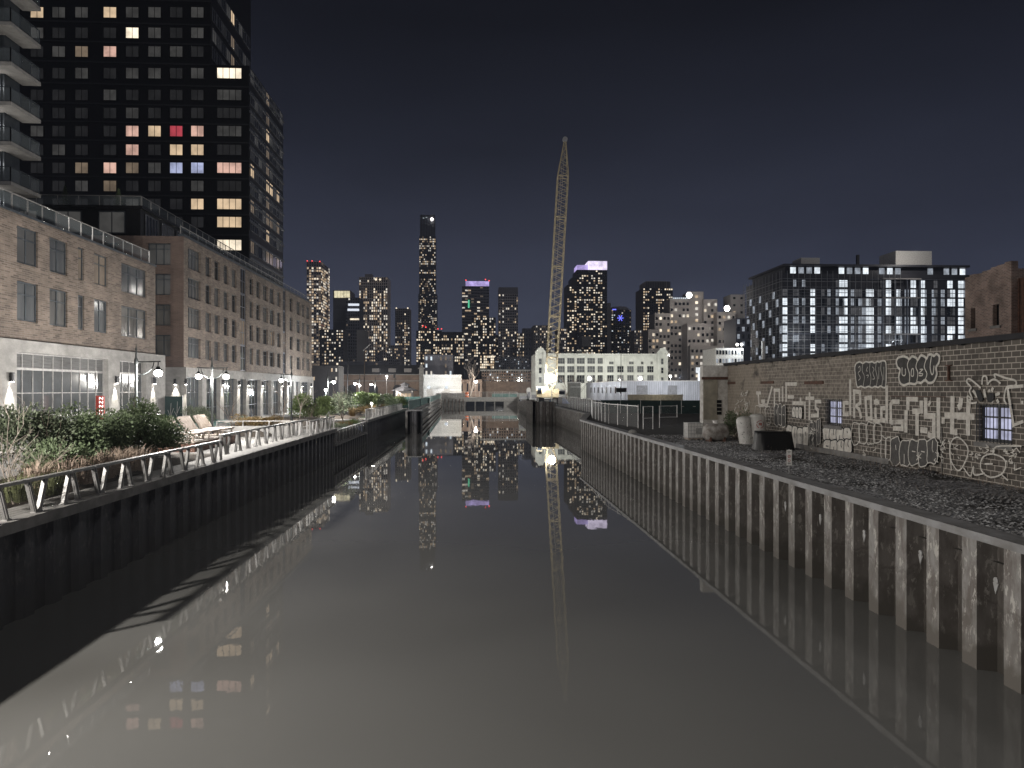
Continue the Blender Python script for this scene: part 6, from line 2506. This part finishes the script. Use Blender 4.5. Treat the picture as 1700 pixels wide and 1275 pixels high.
chain_fence('long chain link fence with a bright top rail following the set-back right wall', [(17.8, 150), (16.4, 100), (13.6, 82)], ZY, 2.0, 2.4)
p1 = onY(1064, 0, 60)[0]
chain_fence('chain link fence run across the yard ending at two tall gate posts', [(13.6, 82), (13.2, 70), (p1, 61)], ZY, 1.95, 2.6)
x0, x1 = onY(1068, 0, 60)[0], onY(1084, 0, 60)[0]
for i, (xa, xb, lb) in enumerate(((x0, x1, 'free-standing galvanised gate frame nearest the canal'), (onY(1095, 0, 62)[0], onY(1124, 0, 62)[0], 'free-standing galvanised gate frame with a sagging right post'))):
    t = thing('gate_frame', lb, 'gate', ((xa + xb) / 2, 60 + i * 2, ZY), group='galvanised gate frames')
    y = 60 + i * 2
    mb = MB()
    z1 = ZY + 1.9
    mb.tube((xa, y, ZY), (xa, y, z1), .045)
    mb.tube((xb, y, ZY + i * .9), (xb, y, z1 + .08 * i), .045)
    mb.tube((xa, y, z1 - .03), (xb, y, z1), .03)
    mb.tube((xa, y, ZY + .9), (xb, y, ZY + .93), .03)
    mb.build('frame', MAT['galv'], t)
    mb = MB()
    mb.box(xa, xb, y - .005, y + .005, ZY + .1, z1 - .05)
    mb.build('chain_link', CL, t)
x, y, z = onZ(1040, 720, ZY)
t = thing('rubble_lump', 'pale rounded concrete lump by the wall cap', 'rubble', (x, y, ZY))
mb = MB()
mb.ball((.45, 0, .1), .34, 10, 0, .6)
mb.build('lump', MAT['concrete'], t, True)
t['category'] = 'rubble'

# ================================================================== TRAILERS AND SITE
XTR, YTR = 35.5, 172
t = thing('site_trailers', 'long stacked white site office trailers behind the green fence', 'trailer', (XTR + 8, YTR, ZY))
zt = onY(1100, 633, YTR)[2]
x1 = onY(1163, 640, YTR)[0]
x0 = onY(1040, 640, YTR)[0]
mb = MB()
mb.box(x0, x1, YTR, YTR + 3, ZY, zt)
mb.box(x0, x0 + 3, YTR + 3, YTR + 62, ZY, zt)
mb.build('wall', MAT['trailer'], t)
mb = MB()
mb.box(x0 - .15, x1 + .1, YTR - .15, YTR + 3.1, zt, zt + .18)
mb.box(x0 - .15, x0 + 3.1, YTR + 3.1, YTR + 62.1, zt, zt + .18)
mb.build('roof', MAT['white_paint'], t)
for p0, p1_ in ((1057.5, 1075), (1109, 1124)):
    mb = MB()
    a, b = onY(p0, 652, YTR - .1), onY(p1_, 640, YTR)
    mb.box(a[0], b[0], YTR - .1, YTR - .004, ZY + .3, zt - 1.0)
    mb.build('recess_panel', MAT['trailer_dark'], t)
mb = MB()
for k in range(34):
    x = x0 + .3 + k * (x1 - x0) / 34
    mb.box(x, x + .05, YTR - .05, YTR - .003, ZY + .4, zt - .1)
mb.build('cladding_rib', MAT['trailer_dark'], t)
for k in range(8):
    y = YTR + 6 + k * 6.5
    mb = MB()
    mb.box(x0 - .08, x0 - .004, y, y + 1.2, zt - 3.0, zt - 1.4)
    mb.build('window', MAT['glass_dark'], t)
    mb = MB()
    mb.bar((x0 - .3, y + .6, zt - 1.0), (x0 - .05, y + .6, zt - .9), .12, .12)
    mb.build('wall_light', STRIP, t)
    if k % 2 == 0:
        point(t, Vector((x0 - 4.5, y + .6, zt - .6)) - wloc(t), 500, (.93, .96, 1), r=.03)
point(t, Vector((x0 + 9, YTR - 14, 9)) - wloc(t), 5000, (.93, .96, 1), r=.03)  # added unseen yard light that brightens the trailer fronts
t = thing('site_trailer', 'small separate site trailer with a bright roof edge left of the long trailers', 'trailer', (onY(956, 650, 232)[0], 232, ZY))
a, b = onY(946, 662, 232), onY(964, 636, 232)
mb = MB()
mb.box(a[0], b[0], 232, 238, ZY, b[2])
mb.build('wall', MAT['stucco_dim'], t)
mb = MB()
mb.box(a[0] - .1, b[0] + .1, 231.85, 238.1, b[2], b[2] + .35)
mb.box(a[0] - .1, b[0] + .1, 231.8, 231.99, b[2] - 1.4, b[2] - 1.1)
mb.build('roof', MAT['white_paint'], t)
a, b = onY(1042, 664, 150), onY(1134, 655, 150)
t = thing('corrugated_fence', 'yellowish corrugated fence strip in front of the stacked trailers', 'fence', (a[0], 150, ZY))
mb = MB()
n = 60
for k in range(n):
    x = a[0] + (b[0] - a[0]) * k / n
    mb.box(x, x + (b[0] - a[0]) / n * .5, 149.9, 150, ZY, b[2])
mb.box(a[0], b[0], 150.0, 150.05, ZY, b[2] - .02)
mb.build('sheet', MAT['corr_beige'], t)
point(t, (6, -3, 5.5), 260, (1, .9, .7), r=.2)
# pole with dark board
x, y, z = onY(1031, 646, 118)
t = thing('pole_sign', 'thin pole carrying a small dark board in front of the trailers', 'sign', (x, y, ZY))
mb = MB()
mb.tube((x, y, ZY), (x, y, onY(1031, 560, 118)[2]), .06, .04)
mb.build('post', MAT['black_metal'], t)
mb = MB()
a, b = onY(1023, 651, 118), onY(1040, 644, 118)
mb.box(a[0], b[0], 117.85, 117.93, a[2], b[2])
mb.build('board', MAT['tarp'], t)
# lit white billboard behind the porch
a, b = onY(1156, 632, 130), onY(1165, 610, 130)
t = thing('lit_billboard', 'small bright white lit board left of the warehouse porch', 'sign', (a[0], 130, ZY))
mb = MB()
mb.box(a[0], b[0] + .3, 130, 130.3, b[2] - 1.0, b[2])
mb.box(a[0] + .4, b[0] + .6, 130.05, 130.35, a[2], b[2] - 1.0)
mb.build('panel', E('board_light', (.9, .95, 1), 1.1, .7), t)
mb = MB()
mb.box(b[0], b[0] + .2, 130.4, 130.6, ZY, a[2])
mb.build('post', MAT['galv'], t)
# van, blue tarp pile and clutter at the crane foot
x, y, z = onY(926, 660, 200)
t = thing('box_truck', 'small white box truck with a dark windscreen parked at the crane foot', 'truck', (x, y, ZY))
mb = MB()
mb.box(x - 1.6, x + 2.2, y, y + 5, ZY + .5, ZY + 3.2)
mb.build('body', MAT['white_paint'], t)
mb = MB()
mb.box(x - 1.4, x + 2.0, y - .03, y - .004, ZY + 1.9, ZY + 2.8)
mb.build('windscreen', MAT['glass_dark'], t)
for xx in (-1.3, 1.6):
    mb = MB()
    mb.tube((x + xx, y + .3, ZY + .45), (x + xx + .3, y + .3, ZY + .45), .45, .45, 14)
    mb.build('wheel', MAT['black_metal'], t)
x, y, z = onY(927, 662, 168)
t = thing('tarp_pile', 'low heap under a blue tarp beside the chain link fence', 'heap', (x, y, ZY))
mb = MB()
vs, fs = [], []
for i in range(9):
    for j in range(9):
        a_, b_2 = i / 8, j / 8
        vs.append((-2.6 + 5.2 * a_, -1.2 + 2.4 * b_2, 1.5 * (math.sin(math.pi * a_) * math.sin(math.pi * b_2)) ** .6 + .1 * math.sin(i * 3 + j * 5) * (0 < i < 8 and 0 < j < 8)))
mb.add(vs, [(i * 9 + j, i * 9 + j + 1, (i + 1) * 9 + j + 1, (i + 1) * 9 + j) for i in range(8) for j in range(8)])
mb.build('tarp', M('blue_tarp', (.10, .16, .36), .5, 0, (.2, .26, .42), 2), t, True, True)
# drilling gear at canal head
for i, (px, w_, h_, m, lb) in enumerate(((889, 2.6, 1.9, 'stucco_white', 'pale machine box near the crane foot'), (878, 1.2, 3.0, 'white_paint', 'tall white machine cabinet at the canal head'), (870, 2.8, 1.4, 'stucco_dim', 'low grey machine at the right end of the canal head'))):
    x, y, z = onY(px, 660, 204)
    t = thing('site_machine', lb, 'machine', (x, y, 3.2))
    mb = MB()
    mb.box(x - w_ / 2, x + w_ / 2, y, y + 1.6, 3.6, 3.6 + h_)
    mb.box(x - w_ / 2 + .2, x + w_ / 2 - .2, y + .2, y + 1.4, 3.6 + h_, 3.9 + h_)
    mb.build('body', MAT[m], t)
    mb = MB()
    mb.box(x - w_ / 2 + .2, x + w_ / 2 - .2, y - .03, y - .004, 3.8, 3.6 + h_ * .7)
    mb.build('panel', MAT['trailer_dark'], t)
    mb = MB()
    mb.box(x - w_ / 2 - .1, x + w_ / 2 + .1, y - .1, y + 1.7, 3.2, 3.59)
    mb.build('skid', MAT['black_metal'], t)
# orange barrier, person-sized portable toilet
x, y, z = onY(775, 656, 274.5)
t = thing('traffic_barrel', 'bright orange construction barrier left of the canal head lamp', 'barrier', (x, y, 3.3))
mb = MB()
mb.lathe([(.001, 0), (.75, 0), (.72, .3), (.62, .35), (.58, 1.9), (.4, 2.05), (.001, 2.05)], (x, y, 3.3), 16)
mb.build('body', MAT['orange'], t)
mb = MB()
mb.lathe([(.63, .8), (.625, 1.1)], (x, y, 3.3), 16)
mb.build('band', MAT['white_paint'], t)
for i, px in enumerate((748, 842)):
    x, y, z = onY(px, 660, 275.5)
    t = thing('jersey_barrier', ('pale concrete road barrier left of the orange barrel', 'row of pale concrete road barrier pieces right of the canal head lamp')[i], 'barrier', (x, y, ZG), group='concrete road barriers')
    mb = MB()
    L = 5.5
    mb.add([(x - L, y - .4, 3), (x + L, y - .4, 3), (x + L, y + .4, 3), (x - L, y + .4, 3), (x - L, y - .15, 5.0), (x + L, y - .15, 5.0), (x + L, y + .15, 5.0), (x - L, y + .15, 5.0)], [(0, 3, 2, 1), (4, 5, 6, 7), (0, 1, 5, 4), (1, 2, 6, 5), (2, 3, 7, 6), (3, 0, 4, 7)])
    mb.build('body', MAT['concrete'], t)
chain_fence('chain link fence running along the top of the canal head wall', [(-12, 272.6), (16.5, 272.6)], 3.5, 2.0, 2.75)
# plain poles near the brick hall
for px, y_, h_, lb in ((604, 158, 12.5, 'wooden utility pole with a crooked top near the kiosk'), (576, 140, 9.5, 'thin dark pole beside the bare tree'), (655, 205, 8, 'thin traffic pole just left of the kiosk')):
    x, y, z = onY(px, 650, y_)
    t = thing('utility_pole', lb, 'pole', (x, y, ZG))
    mb = MB()
    mb.tube((0, 0, 0), (.2, 0, h_), .14, .09, 8)
    mb.build('pole', MAT['bark'] if y_ == 158 else MAT['black_metal'], t, True)
    if y_ == 158:
        mb = MB()
        mb.bar((-.2, 0, h_ - .6), (1.4, 0, h_ + .9), .14, .14)
        mb.tube((.7, 0, h_ - 1.4), (.7, 0, h_ - .6), .2)
        mb.build('transformer_arm', MAT['galv'], t, True)
    elif y_ == 205:
        mb = MB()
        mb.box(-.3, .3, -.3, .0, h_ - 1.2, h_ - .2)
        mb.build('signal_head', MAT['black_metal'], t, True)

# ================================================================== CRANE
YCr = 159
bx, _, _ = onY(913, 655, YCr)
tipx, _, tipz = onY(938, 233, YCr)
cr = thing('crawler_crane', 'tall yellow lattice boom crane leaning slightly right behind the right bank', 'crane', (bx, YCr + 6, ZY))
A, B = Vector((bx, YCr, ZY + 2.2)), Vector((tipx, YCr, tipz))
d = (B - A).normalized()
sx = Vector((d.z, 0, -d.x))
sy = Vector((0, 1, 0))
Ltot = (B - A).length


def hw_(s):
    if s < .06:
        return .3 + s / .06 * 1.0
    if s < .86:
        return 1.30
    return 1.30 - (s - .86) / .14 * 1.12


def cpt(s, i, j):
    return A + d * (s * Ltot) + sx * (hw_(s) * i * .88) + sy * (hw_(s) * j * .88)


mb = MB()
n = 62
for i in (-1, 1):
    for j in (-1, 1):
        for k in range(n):
            mb.tube(cpt(k / n, i, j), cpt((k + 1) / n, i, j), .10, .10, 6)
mb.build('boom_chords', MAT['crane_yellow'], cr)
mb = MB()
for k in range(n):
    s0, s1 = k / n, (k + 1) / n
    e_ = 1 if k % 2 else -1
    for j in (-1, 1):
        mb.tube(cpt(s0, -e_, j), cpt(s1, e_, j), .05, .05, 5)
        mb.tube(cpt(s0, j, -e_), cpt(s1, j, e_), .05, .05, 5)
    if k in (9, 19, 31, 43, 53):
        for j in (-1, 1):
            mb.tube(cpt(s0, -1, j), cpt(s0, 1, j), .11, .11, 5)
            mb.tube(cpt(s0, j, -1), cpt(s0, j, 1), .11, .11, 5)
mb.build('boom_lacing', MAT['crane_yellow'], cr)
mb = MB()
mb.tube(B + Vector((0, -.35, .2)), B + Vector((0, .35, .2)), .55, .55, 16)
mb.build('tip_sheave', MAT['galv'], cr)
mb = MB()
for s_ in (-.2, .1):
    mb.tube(B + Vector((s_, .5, 0)), A + Vector((s_ * 3, 5.5, 2)), .05, .05, 4)
mb.build('pendant_lines', MAT['galv'], cr)
mb = MB()
mb.box(bx - 1.9, bx + 1.9, YCr - 1.2, YCr + 7.5, ZY + 1.5, ZY + 3.4)
mb.box(bx - 1.9, bx + 1.9, YCr + 7.52, YCr + 8.8, ZY + 1.3, ZY + 3.9)
mb.build('upper_works', MAT['crane_yellow'], cr)
mb = MB()
mb.box(bx - 3.1, bx - 1.92, YCr - 2, YCr + .3, ZY + 1.6, ZY + 3.9)
cab = mb.build('cab', MAT['crane_yellow'], cr)
mb = MB()
mb.box(bx - 3.0, bx - 2.02, YCr - 2.04, YCr - 2.004, ZY + 2.3, ZY + 3.7)
mb.build('cab_window', MAT['glass_dark'], cab)
for s_ in (-2.6, 1.4):
    mb = MB()
    mb.box(bx + s_, bx + s_ + 1.2, YCr - 1.5, YCr + 7.5, ZY, ZY + 1.45)
    mb.build('track', MAT['black_metal'], cr)
# floodlight mast at the crane foot
fx, fy, fz = onY(915, 628, 157)
t = thing('floodlight', 'dazzling white floodlight mast at the foot of the crane boom', 'floodlight', (fx, 156, ZY))
mb = MB()
mb.tube((fx, 156.2, ZY), (fx, 156.2, fz - .3), .08)
mb.build('mast', MAT['galv'], t)
mb = MB()
mb.ball((fx, 156, fz), .85, 16)
mb.build('lamp_head', E('flood_bulb', (1, .98, .94), 60), t, smooth=True)
point(t, Vector((fx - 1.5, 152.0, fz)) - wloc(t), 900, (1, .98, .93), r=.05)
for x_, y_, w_ in ((23, 239, 13000), (48, 243, 13000), (70, 240, 12000)):
    point(t, Vector((x_, y_, 11)) - wloc(t), w_, (1, .99, .92), r=.03, spot=130, blend=.4, rot=(R(92), 0, 0))  # bare spots added before the factory front, not part of this mast
dd = Vector((-9, 240, 1.5)) - Vector((fx - 2, 155, fz))
point(t, Vector((fx - 2, 155, fz)) - wloc(t), 32000, (1, .98, .94), r=.03, spot=100, blend=.6, rot=(-dd).to_track_quat('Z', 'Y').to_euler())
dd = Vector((tipx, YCr, 44)) - Vector((8, 122, 4.5))
point(t, Vector((8, 122, 4.5)) - wloc(t), 30000, (1, .97, .9), r=.03, spot=62, blend=.5, rot=(-dd).to_track_quat('Z', 'Y').to_euler())  # added spot that lights the boom, no lamp is built for it

# ================================================================== NIGHT HAZE
hz, ht_, hb = nodes('night_haze')
ht_.nodes.remove(hb)
pv = ht_.nodes.new('ShaderNodeVolumePrincipled')
pv.inputs['Color'].default_value = (.74, .81, 1, 1)
pv.inputs['Density'].default_value = .00013
ht_.links.new(pv.outputs[0], ht_.nodes['Material Output'].inputs['Volume'])
mb = MB()
mb.box(-700, 700, -80, 1600, -3, 310)
o = mb.build('haze', hz)
o['kind'] = 'stuff'
tag(o, 'thin pale night haze over the canal and the skyline', 'haze')
